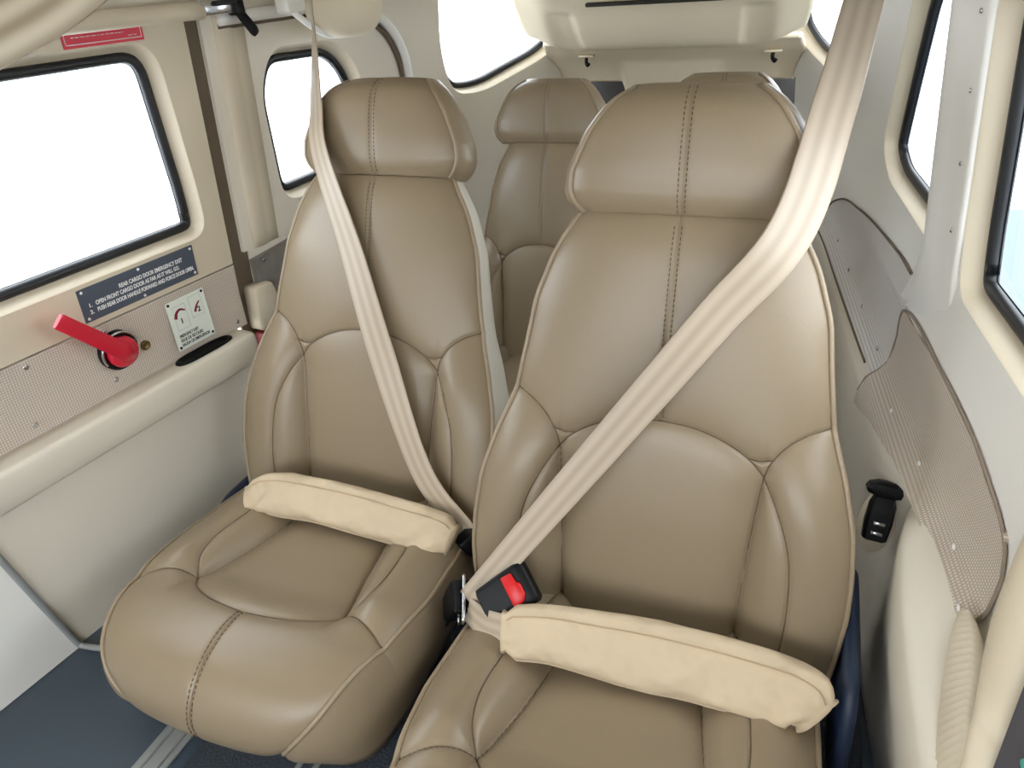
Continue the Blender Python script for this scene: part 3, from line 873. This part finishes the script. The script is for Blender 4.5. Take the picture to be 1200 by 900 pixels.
# ---- headrest
HW = lambda v: smooth_interp(v, [.575, .586, .592, .602, .616, .64, .685, .71, .725, .74, .76], [.110, .124, .132, .140, .1445, .142, .1225, .106, .093, .074, .05], .004)
S_HM = [(0, .57), (0, .76)]
def head_d(X, Vv):
    X = np.asarray(X, float); Vv = np.asarray(Vv, float)
    w = HW(Vv); ax = np.abs(X); xn = np.clip(ax / w, 0, 1)
    c = smooth_interp(Vv, [.58, .588, .60, .64, .69, .715, .73, .742, .75], [.008, .018, .027, .033, .034, .031, .021, .004, -.016], .014)
    dd = c - .016 * xn ** 2.6
    db = w - ax; dd += .006 * (1 - np.exp(-db / .010)) - .004
    dm = pl_dist(X, Vv, S_HM); dd -= .0016 * np.exp(-(dm / .006) ** 2) + .001 * np.exp(-(dm / .0018) ** 2)
    return dd
def back_pt(x, v, lift=0.0, fn=back_d):
    return np.array([x, -(float(fn(np.array([x]), np.array([v]))[0]) + lift), v])

def pillow(name, v0, v1, nv, nu, wfn, dfn, thick, rings, m, parent):
    """closed cushion: height-field front, bulging side band, back"""
    vs = np.linspace(v0, v1, nv); us = np.linspace(-1, 1, nu)
    VV = np.repeat(vs[:, None], nu, 1); XX = us[None, :] * wfn(vs)[:, None]
    DD = dfn(XX, VV)
    Vt = [(XX[i, j], -DD[i, j], VV[i, j]) for i in range(nv) for j in range(nu)]
    F = grid_faces(nv, nu)
    loop = [(i, 0) for i in range(nv)] + [(nv - 1, j) for j in range(1, nu)] + [(i, nu - 1) for i in range(nv - 2, -1, -1)] + [(0, j) for j in range(nu - 2, 0, -1)]
    prev = [i * nu + j for i, j in loop]
    vc = (v0 + v1) / 2
    for r, bx, bv in rings:
        cur = []
        for i, j in loop:
            d_ = DD[i, j] * (1 - r) - thick * r
            cur.append(len(Vt)); Vt.append((XX[i, j] * (1 + bx), -d_, vc + (VV[i, j] - vc) * (1 + bv)))
        n = len(loop)
        for k in range(n): F.append((prev[k], prev[(k + 1) % n], cur[(k + 1) % n], cur[k]))
        prev = cur
    r, bx, bv = rings[-1]
    base = len(Vt); st = 6
    iv = sorted(set(list(range(0, nv, st)) + [nv - 1])); ju = sorted(set(list(range(0, nu, st)) + [nu - 1]))
    # back: fan of the loop to a centre strip
    cen = len(Vt); Vt.append((0, thick + .012, vc))
    n = len(loop)
    for k in range(n): F.append((prev[k], prev[(k + 1) % n], cen))
    return mesh(name, Vt, F, m, parent)

def seam_tubes(name, seams, fn, lift, r, parent, n=None):
    mb = MB()
    for s in seams:
        P = spline(s, n or max(12, int(sum(np.hypot(*(np.diff(np.asarray(s), axis=0).T))) / .006)))
        d_ = fn(P[:, 0], P[:, 1])
        mb.add(*tube([(p[0], -(q + lift), p[1]) for p, q in zip(P, d_)], r, 5))
    return mb.build(name, M['thread'], parent)
def stitches(name, x0, v0, v1, fn, parent):
    mb = MB()
    for sx in (-x0, x0):
        for v in np.arange(v0, v1, .0062):
            a = back_pt(sx, v, .0003, fn); b = back_pt(sx, v + .0034, .0003, fn)
            mb.add(*tube([a, (a + b) / 2 + np.array([0, -.0004, 0]), b], .0006, 4))
    return mb.build(name, M['thread'], parent)

# ---- cushion: profile runs from the back, forward, and rolls down the front
CP = spline([(-.06, .030), (.04, .034), (.12, .040), (.20, .047), (.27, .056), (.33, .067), (.37, .070), (.405, .064), (.435, .049), (.456, .027), (.466, .002), (.462, -.022), (.440, -.040)], 230)
CL = np.r_[0, np.cumsum(np.linalg.norm(np.diff(CP, axis=0), axis=1))]
CTn = np.gradient(CP, axis=0); CTn /= np.linalg.norm(CTn, axis=1)[:, None]
CN = np.stack([-CTn[:, 1], CTn[:, 0]], 1)     # (forward, up) normal
def s_of_f(f): # arc length at a forward distance on the top
    k = np.argmax(CP[:, 0]); return np.interp(f, CP[:k, 0], CL[:k])
SE = CL[-1]
SZ = lambda z: np.interp(-z, -CP[120:, 1], CL[120:])
CWs = [0, s_of_f(.06), s_of_f(.13), s_of_f(.23), s_of_f(.31), s_of_f(.36), s_of_f(.41), s_of_f(.445), SZ(.010), SZ(-.015), SE]
CWw = [.212, .222, .229, .233, .224, .212, .197, .180, .152, .132, .112]
CW = lambda s: smooth_interp(s, CWs, CWw, .015)
sf = s_of_f
C_IN = spline([(.134, sf(.297)), (.127, sf(.27)), (.112, sf(.21)), (.098, sf(.13)), (.088, sf(.02))], 50)
C_ARC = spline([(.134, sf(.297)), (.115, sf(.318)), (.08, sf(.336)), (.04, sf(.345)), (0, sf(.348)), (-.04, sf(.345)), (-.08, sf(.336)), (-.115, sf(.318)), (-.134, sf(.297))], 70)
C_CR = spline([(.134, sf(.297)), (.16, sf(.308)), (.19, sf(.320)), (.217, sf(.332))], 30)
C_OUT = spline([(.134, sf(.297)), (.152, sf(.268)), (.160, sf(.22)), (.154, sf(.15)), (.140, sf(.08)), (.120, sf(.0))], 50)
C_MID = [(0, sf(.348)), (0, SE)]
cush_seams = sym(C_IN) + [C_ARC] + sym(C_CR) + sym(C_OUT) + [C_MID]
def cush_d(X, S):
    X = np.asarray(X, float); S = np.asarray(S, float)
    w = CW(S); ax = np.abs(X)
    xi = np.interp(S, [sf(.02), sf(.13), sf(.21), sf(.27), sf(.297)], [.088, .098, .112, .127, .134])
    rear = sst(S, sf(.36), sf(.27))
    t = np.clip((ax - xi) / (w - xi), 0, 1)
    dd = rear * np.where(ax < xi, -.004 - .008 * (ax / xi) ** 3, -.012 * (1 - t) + .006 * t + .026 * np.sin(np.pi * t ** .85))
    dd += (1 - rear) * .008 * (1 - (ax / w) ** 2)
    D = np.minimum.reduce([pl_dist(X, S, s) for s in cush_seams[:-1]])
    dd += .007 * (1 - np.exp(-D / .016)) - .0022 * np.exp(-(D / .0022) ** 2)
    dm = pl_dist(X, S, C_MID); dd -= .0018 * np.exp(-(dm / .006) ** 2) + .001 * np.exp(-(dm / .0018) ** 2)
    db = w - ax; dd += .010 * (1 - np.exp(-db / .014)) - .008
    return dd
def cush_pt(x, s, lift=0.0):
    d_ = float(cush_d(np.array([x]), np.array([s]))[0]) + lift
    f = np.interp(s, CL, CP[:, 0]); z = np.interp(s, CL, CP[:, 1]); nf = np.interp(s, CL, CN[:, 0]); nz = np.interp(s, CL, CN[:, 1])
    return np.array([x, -(f + nf * d_), z + nz * d_])
def make_cushion(parent):
    nv, nu = 250, 200
    ss = np.linspace(0, SE, nv); us = np.linspace(-1, 1, nu)
    SS = np.repeat(ss[:, None], nu, 1); XX = us[None, :] * CW(ss)[:, None]
    DD = cush_d(XX, SS)
    f = np.interp(ss, CL, CP[:, 0]); z = np.interp(ss, CL, CP[:, 1]); nf = np.interp(ss, CL, CN[:, 0]); nz = np.interp(ss, CL, CN[:, 1])
    Vt = []
    for i in range(nv):
        for j in range(nu): Vt.append((XX[i, j], -(f[i] + nf[i] * DD[i, j]), z[i] + nz[i] * DD[i, j]))
    F = grid_faces(nv, nu)
    # base outline for each profile row
    kk = [0, sf(.20), sf(.30), sf(.35), sf(.39), sf(.42), sf(.445), SZ(.010), SZ(-.015), SE]
    gx = [.214, .234, .236, .236, .232, .222, .203, .170, .140, .112]
    gf = [-.06, .20, .30, .345, .385, .412, .430, .443, .446, .436]
    gz = [-.062, -.064, -.064, -.064, -.063, -.061, -.058, -.052, -.047, -.043]
    GX, GF, GZ = [smooth_interp(ss, kk, a, .012) for a in (gx, gf, gz)]
    for sg, j in ((-1, 0), (1, nu - 1)):
        prev = [i * nu + j for i in range(nv)]
        for t in (.12, .3, .5, .7, .88, 1.0):
            cur = []
            for i in range(nv):
                b = np.array(Vt[i * nu + j]); g = np.array([sg * GX[i], -GF[i], GZ[i]])
                bul = .011 * math.sin(math.pi * min(1, t * .95 + .05)) * (1 if i < nv - 12 else (nv - 1 - i) / 12)
                fr = sst(np.array(float(ss[i])), sf(.30), sf(.44))
                out = nrm(np.array([sg * (1 - .5 * fr), -.8 * fr, 0]))
                cur.append(len(Vt)); Vt.append(tuple(b * (1 - t) + g * t + out * bul))
            for i in range(nv - 1): F.append((prev[i], prev[i + 1], cur[i + 1], cur[i]))
            prev = cur
        if sg == -1: Lb = prev
        else: Rb = prev
    for i in range(nv - 1): F.append((Lb[i], Lb[i + 1], Rb[i + 1], Rb[i]))
    o = mesh('cushion', Vt, F, M['leather'], parent)
    # piping
    for sg in (-1, 1):
        P = [cush_pt(sg * (CW(np.array([s]))[0] + .001), s, .002) for s in np.linspace(.0, SE - .004, 110)]
        V, F2 = tube(P, .0036, 8); mesh('piping', V, F2, M['piping'], o)
    mb = MB()
    for s in cush_seams[:-1]:
        P = spline(s, max(16, int(sum(np.hypot(*(np.diff(np.asarray(s), axis=0).T))) / .006)))
        mb.add(*tube([cush_pt(p[0], p[1], .0008) for p in P], .0009, 5))
    mb.build('seam', M['thread'], o)
    mb = MB()
    mb.add(*tube([cush_pt(0, s, .0002) for s in np.linspace(sf(.349), SE - .01, 40)], .0006, 4))
    for sx in (-.0042, .0042):
        for s in np.arange(sf(.352), SE - .012, .0062):
            mb.add(*tube([cush_pt(sx, s, .0003), cush_pt(sx, s + .0017, .0006), cush_pt(sx, s + .0034, .0003)], .0008, 4))
    mb.build('stitching', M['thread'], o)
    return o

def make_seat(loc, rec, shield, label):
    root = empty('aircraft_seat', loc)
    tag(root, label, 'seat')
    make_cushion(root)
    bk = pillow('backrest', -.06, .586, 290, 210, BW, back_d, .055, [(.10, .004, 0), (.3, .010, .002), (.55, .008, .003), (.8, -.01, -.004), (.95, -.05, -.012), (1.0, -.12, -.03)], M['leather'], root)
    bk.rotation_euler.x = -rec
    bk.data.materials.append(M['lit_band'])  # paler tone standing in for side-window light, not a different upholstery
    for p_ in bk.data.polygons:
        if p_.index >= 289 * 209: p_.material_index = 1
    for sg in (-1, 1):
        vs = np.linspace(-.05, .580, 110)
        P = [back_pt(sg * float(BW(np.array([v]))[0]), v, .0015) for v in vs]
        P += [np.array([P[-1][0] - sg * .006, P[-1][1] + .004, .5855]), np.array([P[-1][0] - sg * .02, P[-1][1] + .012, .587])]
        V, F = tube(P, .0036, 8); mesh('piping', V, F, M['piping'], bk)
    seam_tubes('seam', back_seams[:-1], back_d, .0008, .0009, bk)
    st = stitches('stitching', .0045, .334, .575, back_d, bk)
    hr = pillow('headrest', .587, .741, 110, 150, HW, head_d, .075, [(.06, .035, .02), (.16, .085, .04), (.32, .115, .05), (.5, .11, .045), (.7, .06, .02), (.88, -.03, -.05), (1.0, -.2, -.20)], M['leather'], root)
    hr.rotation_euler.x = -rec
    for sg in (-1, 1):
        P = [back_pt(sg * float(HW(np.array([v]))[0]), v, .0012, head_d) for v in np.linspace(.590, .740, 60)]
        P = [P[0] + np.array([-sg * .012, .012, -.002])] + P
        V, F = tube(P, .0034, 8); mesh('piping', V, F, M['piping'], hr)
    stitches('stitching', .0045, .592, .735, head_d, hr)
    for sx in (-.05, .05):
        V, F = tube([(sx, .03, .50), (sx, .03, .62)], .006, 12); p_ = mesh('headrest_post', V, F, M['chrome'], root); p_.rotation_euler.x = -rec
    mb = MB(); mb.add(*box((0, -.19, -.074), (.40, .44, .022), .006)); mb.add(*box((0, .01, -.03), (.40, .03, .10), .006))
    mb.build('frame', M['seat_metal'], root)
    for sx in (-.17, .17):
        for yy in (-.36, -.02):
            mb = MB(); mb.add(*box((sx, yy, -.100), (.024, .03, .046), .004)); mb.add(*box((sx, yy, -.121), (.04, .06, .012), .003)); mb.build('leg', M['seat_metal'], root)
    if shield:
        sg, zt = shield
        pts = rloop([(-.12, -.06), (.16, -.06), (.16, zt - .03), (.12, zt), (-.08, zt)], [.01, .01, .03, .03, .06], 6)
        V, F = loft([[(sg * x_, -.04 + p[0] * 1.0 - .0, p[1]) for p in l] for x_, l in ((.252, pts), (.264, pts), (.268, inset(pts, .004)))])
        mesh('side_shield', V, F, M['navy'], root)
    return root

NEAR = Vector((-.1416, .7499, .1269)); LEFT = Vector((-.6733, .8835, .1269))
RN, RL = math.radians(15.05), math.radians(19.0)
s_near = make_seat(NEAR, RN, (1, .115), 'large tan leather seat with cream belt sleeve across its cushion, beside the usb charger')
def copy_seat(src, loc, rec, sc_, label, wide=1.0):
    r = src.copy(); C.objects.link(r); r.location = loc; r.scale = (sc_,) * 3
    r['label'] = label
    for ch in src.children:
        if ch.name.startswith('side_shield'): continue
        c = ch.copy(); C.objects.link(c); c.parent = r
        if ch.name.startswith(('backrest', 'headrest')): c.rotation_euler.x = -rec
        if not ch.name.startswith('headrest'): c.scale.x = wide
        for g in ch.children:
            e = g.copy(); C.objects.link(e); e.parent = c
    return r
s_left = copy_seat(s_near, LEFT, RL, 1.0, 'tan leather seat beside the left door with the red handle')
pts = rloop([(-.12, -.06), (.16, -.06), (.16, .0), (.12, .03), (-.08, .03)], [.01, .01, .03, .03, .06], 6)
V, F = loft([[(-x_, -.04 + p[0], p[1]) for p in l] for x_, l in ((.252, pts), (.264, pts), (.268, inset(pts, .004)))])
mesh('side_shield', V, F, M['navy'], s_left)
s_r1 = copy_seat(s_near, Vector((-.568, 1.50, .118)), RN, .88, 'rear row tan seat seen between the two front seats', .82)
s_r2 = copy_seat(s_near, Vector((-.190, 1.50, .124)), RN, .88, 'rear row tan seat mostly hidden behind the large near seat', .82)
for ch in s_near.children:
    if ch.name.startswith('headrest') and 'post' not in ch.name: ch.location = (0, 0, -.004)
for s in (s_near, s_left, s_r1, s_r2): s['group'] = 'tan leather seats'

# floor seat rails
for x, lab in ((-.783, 'grey floor rail in front of the left seat'), (-.56, 'grey floor rail under the right half of the left seat'), (-.31, 'grey floor rail under the left half of the near seat'), (.03, 'grey floor rail beside the right wall under the near seat')):
    mb = MB(); mb.add(*box((x, 1.0, .003), (.050, 1.9, .006), .002)); mb.add(*box((x - .012, 1.0, .007), (.008, 1.9, .008), .002)); mb.add(*box((x + .012, 1.0, .007), (.008, 1.9, .008), .002))
    tag(mb.build('floor_rail', M['rail'], None, False), lab, 'rail', 'floor seat rails')

# ================================================================== BELTS
def local(seat_loc, rec, x, v, d_):
    return np.array([seat_loc[0] + x, seat_loc[1] + v * math.sin(rec) - d_ * math.cos(rec), seat_loc[2] + v * math.cos(rec) + d_ * math.sin(rec)])
def sleeve(name, P, width, thick, up, label, parent=None, seed=1, n=90):
    """soft padded canvas sleeve with a stitched seam and gathered ends"""
    r_ = np.random.default_rng(seed)
    c = spline(P, n); T = np.gradient(c, axis=0); up = np.asarray(up, float)
    m_ = 40; rings = []; seamline = []; seam2 = []
    ph = r_.uniform(0, 6.28, 8)
    for i in range(n):
        t = nrm(T[i]); w = nrm(np.cross(t, up)); nn = np.cross(w, t)
        if nn @ up < 0: nn = -nn
        e = min(1, i / 4, (n - 1 - i) / 4) if i not in (0, n - 1) else .55
        e = .62 + .38 * min(1, e)
        f = i / n
        wd = float(np.interp(f, np.linspace(0, 1, len(width)), width)) * (1 + .05 * math.sin(7 * f + ph[0]) + .02 * math.sin(15 * f + ph[1])) * e
        th = thick * (1 + .08 * math.sin(8 * f + ph[2]) + .03 * math.sin(17 * f + ph[3])) * (e ** .5)
        ring = []
        for k in range(m_):
            a = 2 * math.pi * k / m_
            ca, sa = math.cos(a), math.sin(a)
            x = math.copysign(abs(ca) ** .62, ca) * wd / 2; y = math.copysign(abs(sa) ** .8, sa) * th / 2
            wr = .0012 * math.sin(17 * f + 3 * a + ph[4]) + .0008 * math.sin(29 * f - 4 * a + ph[5]) + .0005 * math.sin(60 * f + 2 * a + ph[6])
            if abs(a - 2.0) < .08: wr -= .002
            e2 = math.exp(-((f - .90) / .09) ** 2) + .7 * math.exp(-((f - .06) / .07) ** 2)
            wr += .0030 * e2 * math.sin(46 * f + 9 * x / wd) + .0022 * math.sin(21 * f + 7 * x / wd + ph[7]) * math.exp(-((f - .5) / .3) ** 2) * (.5 + .5 * math.sin(11 * f))
            ring.append(c[i] + w * x + nn * (y + wr * (1 if sa > -.3 else .3)))
        rings.append(ring); seamline.append(ring[12] + nn * .0002); seam2.append(ring[39] + nn * .001)
    V, F = loft(rings)
    root = mesh(name, V, F, M['canvas'], parent)
    V, F = tube(seamline[2:-2], .0010, 5); mesh('seam', V, F, M['canvas_seam'], root)
    V, F = tube(seam2[1:-1], .0022, 6); mesh('edge_piping', V, F, M['canvas'], root)
    return tag(root, label, 'belt sleeve', 'canvas belt sleeves')

def tongue(parent, c, ax, wd, nrmv, L=.030):
    """metal loop end of a belt"""
    ax = nrm(ax); wd = nrm(wd - ax * np.dot(wd, ax)); nn = np.cross(ax, wd)
    loop = rloop([(-.033, -.012), (.033, -.012), (.033, .012), (-.033, .012)], .006, 5)
    V, F = tube([c + wd * p[0] + ax * p[1] for p in loop], .0028, 8, True)
    mb = MB().add(V, F)
    pl = rloop([(-.017, .010), (.017, .010), (.014, .040), (-.014, .040)], .004, 4)
    V, F = loft([[c + wd * p[0] + ax * p[1] + nn * k for p in pl] for k in (-.001, .001)])
    mb.add(V, F)
    return mb.build('tongue', M['chrome'], parent)

# near seat belt
loc_near = tuple(NEAR)
tn = np.array([-.372, .652, .205])
p1 = local(loc_near, RN, .128, .574, .052)
anch = np.array([.036, 1.13, .925]); top = np.array([.062, 1.30, 1.062])
belt = empty('seat_belt', top); tag(belt, 'beige belt crossing the near seat from the right ceiling to the centre buckle', 'seat belt', 'seat belts')
mid = (tn + p1) / 2
wd0 = np.array([.62, .10, -.62]); wd1 = np.array([.66, .25, -.62])
b_ = ribbon([tn, tn * .75 + p1 * .25, mid, tn * .2 + p1 * .8, p1, p1 * .5 + anch * .5 + np.array([.004, -.035, .002]), anch, top],
            [(.70, -.3, -.5), (.66, 0, -.6), (.66, .1, -.6), (.66, .16, -.58), (.74, .25, -.5), (.9, .3, -.3), (.9, .35, -.2), (.9, .4, -.2)],
            [.036, .054, .058, .058, .056, .050, .044, .042], .0022, M['web'], 'shoulder_strap', n=140)
reparent(b_, belt)
b_ = ribbon([tn + np.array([.000, -.006, -.010]), tn * .5 + np.array([-.293, .612, .214]) * .5 + np.array([0, -.010, -.006]), np.array([-.280, .612, .214])], [(.15, .45, .80), (.15, .5, .8), (.1, .55, .8)], [.034, .040, .044], .0022, M['web'], 'lap_strap', n=30)
reparent(b_, belt)
tg = reparent(tongue(None, tn + np.array([-.014, .004, -.006]), np.array([-.45, .25, -.75]), np.array([.25, -.75, -.5]), None), belt)
V, F = box((0, 0, 0), (.05, .03, .012), .004); reparent(mesh('ceiling_anchor', [np.array(v) + top for v in V], F, M['plastic_warm']), belt)

sleeve('belt_sleeve', [(-.302, .610, .213), (-.24, .618, .222), (-.15, .628, .216), (-.05, .634, .213), (.03, .628, .216), (.066, .620, .218), (.084, .612, .206)], [.064, .070, .080, .090, .090, .080, .070], .036, (0, -.62, .78), 'cream canvas sleeve lying across the near seat cushion', seed=3)
V = 0
# left seat belt
loc_left = tuple(LEFT)
tl = np.array([-.440, .798, .188])
q1 = local(loc_left, RL, -.088, .615, .050)
aL = np.array([-.838, 1.195, .925])
belt2 = empty('seat_belt', aL); tag(belt2, 'beige belt crossing the left seat from the ceiling reel down to its buckle', 'seat belt', 'seat belts')
lmid = local(loc_left, RL, .048, .305, .074)
b_ = ribbon([tl, local(loc_left, RL, .140, .115, .090), lmid, local(loc_left, RL, -.02, .46, .058), q1, q1 * .66 + aL * .34 + np.array([0, -.004, .0]), q1 * .3 + aL * .7, aL, aL + np.array([-.004, .012, .05])],
            [(.80, -.05, .52), (.86, .05, .5), (.88, .1, .42), (.9, .1, .3), (.9, .25, .15), (.9, -.12, .1), (.66, -.68, .02), (.60, -.8, 0), (.66, -.7, 0)],
            [.040, .046, .050, .050, .050, .048, .046, .046, .046], .0022, M['web'], 'shoulder_strap', n=140)
reparent(b_, belt2)
reparent(tongue(None, tl + np.array([.008, .004, -.004]), np.array([.45, .3, -.75]), np.array([.15, -.6, .6]), None), belt2)
sleeve('belt_sleeve', [(-.842, .760, .194), (-.80, .772, .208), (-.70, .775, .213), (-.58, .772, .209), (-.49, .768, .205), (-.452, .766, .198)], [.056, .078, .078, .074, .070, .064], .040, (0, -.62, .78), 'cream canvas sleeve lying across the left seat cushion', seed=8)

# buckles
def buckle(name, c, ax, face, label, red, k=1.0):
    """black release buckle: ax points out of its mouth, face is the broad side"""
    root = empty(name, c)
    tag(root, label, 'buckle', 'belt buckles')
    ax = nrm(ax); face = nrm(np.asarray(face, float) - ax * np.dot(face, ax)); sd = np.cross(ax, face)
    rings = []
    for t, w_, h_ in ((-.036, .016, .007), (-.034, .019, .010), (-.01, .022, .0125), (.018, .025, .0135), (.026, .0245, .013), (.029, .022, .011)):
        w_, h_, t = w_ * k, h_ * k, t * k
        l = rloop([(-w_, -h_), (w_, -h_), (w_, h_), (-w_, h_)], .006, 5)
        rings.append([np.asarray(c) + ax * t + sd * p[0] + face * p[1] for p in l])
    V, F = loft(rings); o = reparent(mesh('housing', V, F, M['black']), root); o.data.set_sharp_from_angle(angle=math.radians(40))
    if red:
        l = rloop([(-.021, -.006), (.021, -.006), (.021, .009), (.012, .016), (-.004, .016), (-.006, .012), (-.021, .010)], .002, 3)
        pts = [[np.asarray(c) + ax * (.006 + p[1]) + sd * (p[0]) + face * k for p in ll] for ll, k in ((l, .011 * k), (l, .0165 * k), (inset(l, .0015), .0175 * k))]
        V, F = loft(pts); reparent(mesh('release_button', V, F, M['red_button']), root)
    a = np.asarray(c) - ax * .030
    ends = [a - ax * .012 + np.array([0, .008, -.02]), a - ax * .018 + np.array([0, .012, -.07])] if red else [a - ax * .05 + np.array([0, .01, -.01]), a - ax * .10 + np.array([0, .03, -.03])]
    rb = ribbon([a] + ends, [sd, sd, sd], .034, .003, M['navy'], 'stalk', n=20)
    reparent(rb, root)
    return root
buckle('belt_buckle', np.array([-.312, .662, .232]), (.66, .40, .36), (.32, -.64, .75), 'black buckle with red release button beside the near seat sleeve', True, 1.2)
buckle('belt_buckle', tl + np.array([.012, .002, -.018]), (-.35, -.25, .80), (.70, -.6, .2), 'black buckle joined to the left seat belt', False)
buckle('belt_buckle', tn + np.array([-.028, .012, -.022]), (.45, -.2, .72), (-.8, -.5, .2), 'black buckle joined to the near seat belt below the left one', False)

# inertia reel housing on the left ceiling edge
rl = empty('belt_reel', W('L', .50, .95, .08)); tag(rl, 'beige rounded belt reel housing under the left ceiling edge', 'belt reel')
c0 = W('L', .500, .955, .080)
ax = nrm(np.array([.18, 1.0, -.05])); u0 = np.array([0, 0, 1.]); s0 = nrm(np.cross(u0, ax)); u0 = np.cross(ax, s0)
rings = []
for t in np.linspace(-1, 1, 21):
    k = (1 - abs(t) ** 3.2) ** .5 if abs(t) < 1 else .02
    rings.append([c0 + ax * t * .085 + s0 * .052 * k * math.copysign(abs(math.cos(a)) ** .8, math.cos(a)) + u0 * .068 * k * math.copysign(abs(math.sin(a)) ** .8, math.sin(a)) for a in np.linspace(0, 2 * math.pi, 32, endpoint=False)])
V, F = loft(rings); reparent(mesh('housing', V, F, M['headliner']), rl)
V, F = box((0, 0, 0), (.03, .05, .03), .006, 2, R5); reparent(mesh('bracket', [np.array(v) + W('L', .385, .945, .055) for v in V], F, M['plastic_light']), rl)
V, F = tube(spline([W('L', .38, .93, .06), W('L', .41, .905, .07), W('L', .45, .885, .075), W('L', .50, .880, .078)], 20), .006, 8); reparent(mesh('guide_loop', V, F, M['plastic_light']), rl)

# front harness strap crossing the top left corner
P = [(-1.06, -.30, .66), (-1.03, .08, .76), (-.985, .34, .845), (-.92, .50, .895), (-.76, .55, .945), (-.66, .58, .985), (-.55, .61, 1.05), (-.52, .62, 1.068)]
b_ = ribbon(P, [(-.3, -.1, .9)] * 3 + [(-.5, .1, .8)] * 5, .052, .0022, M['web_front'], 'front_shoulder_strap', n=80, repeat=2)
tag(b_, 'two-tone beige strap crossing the upper left corner under the ceiling', 'strap')
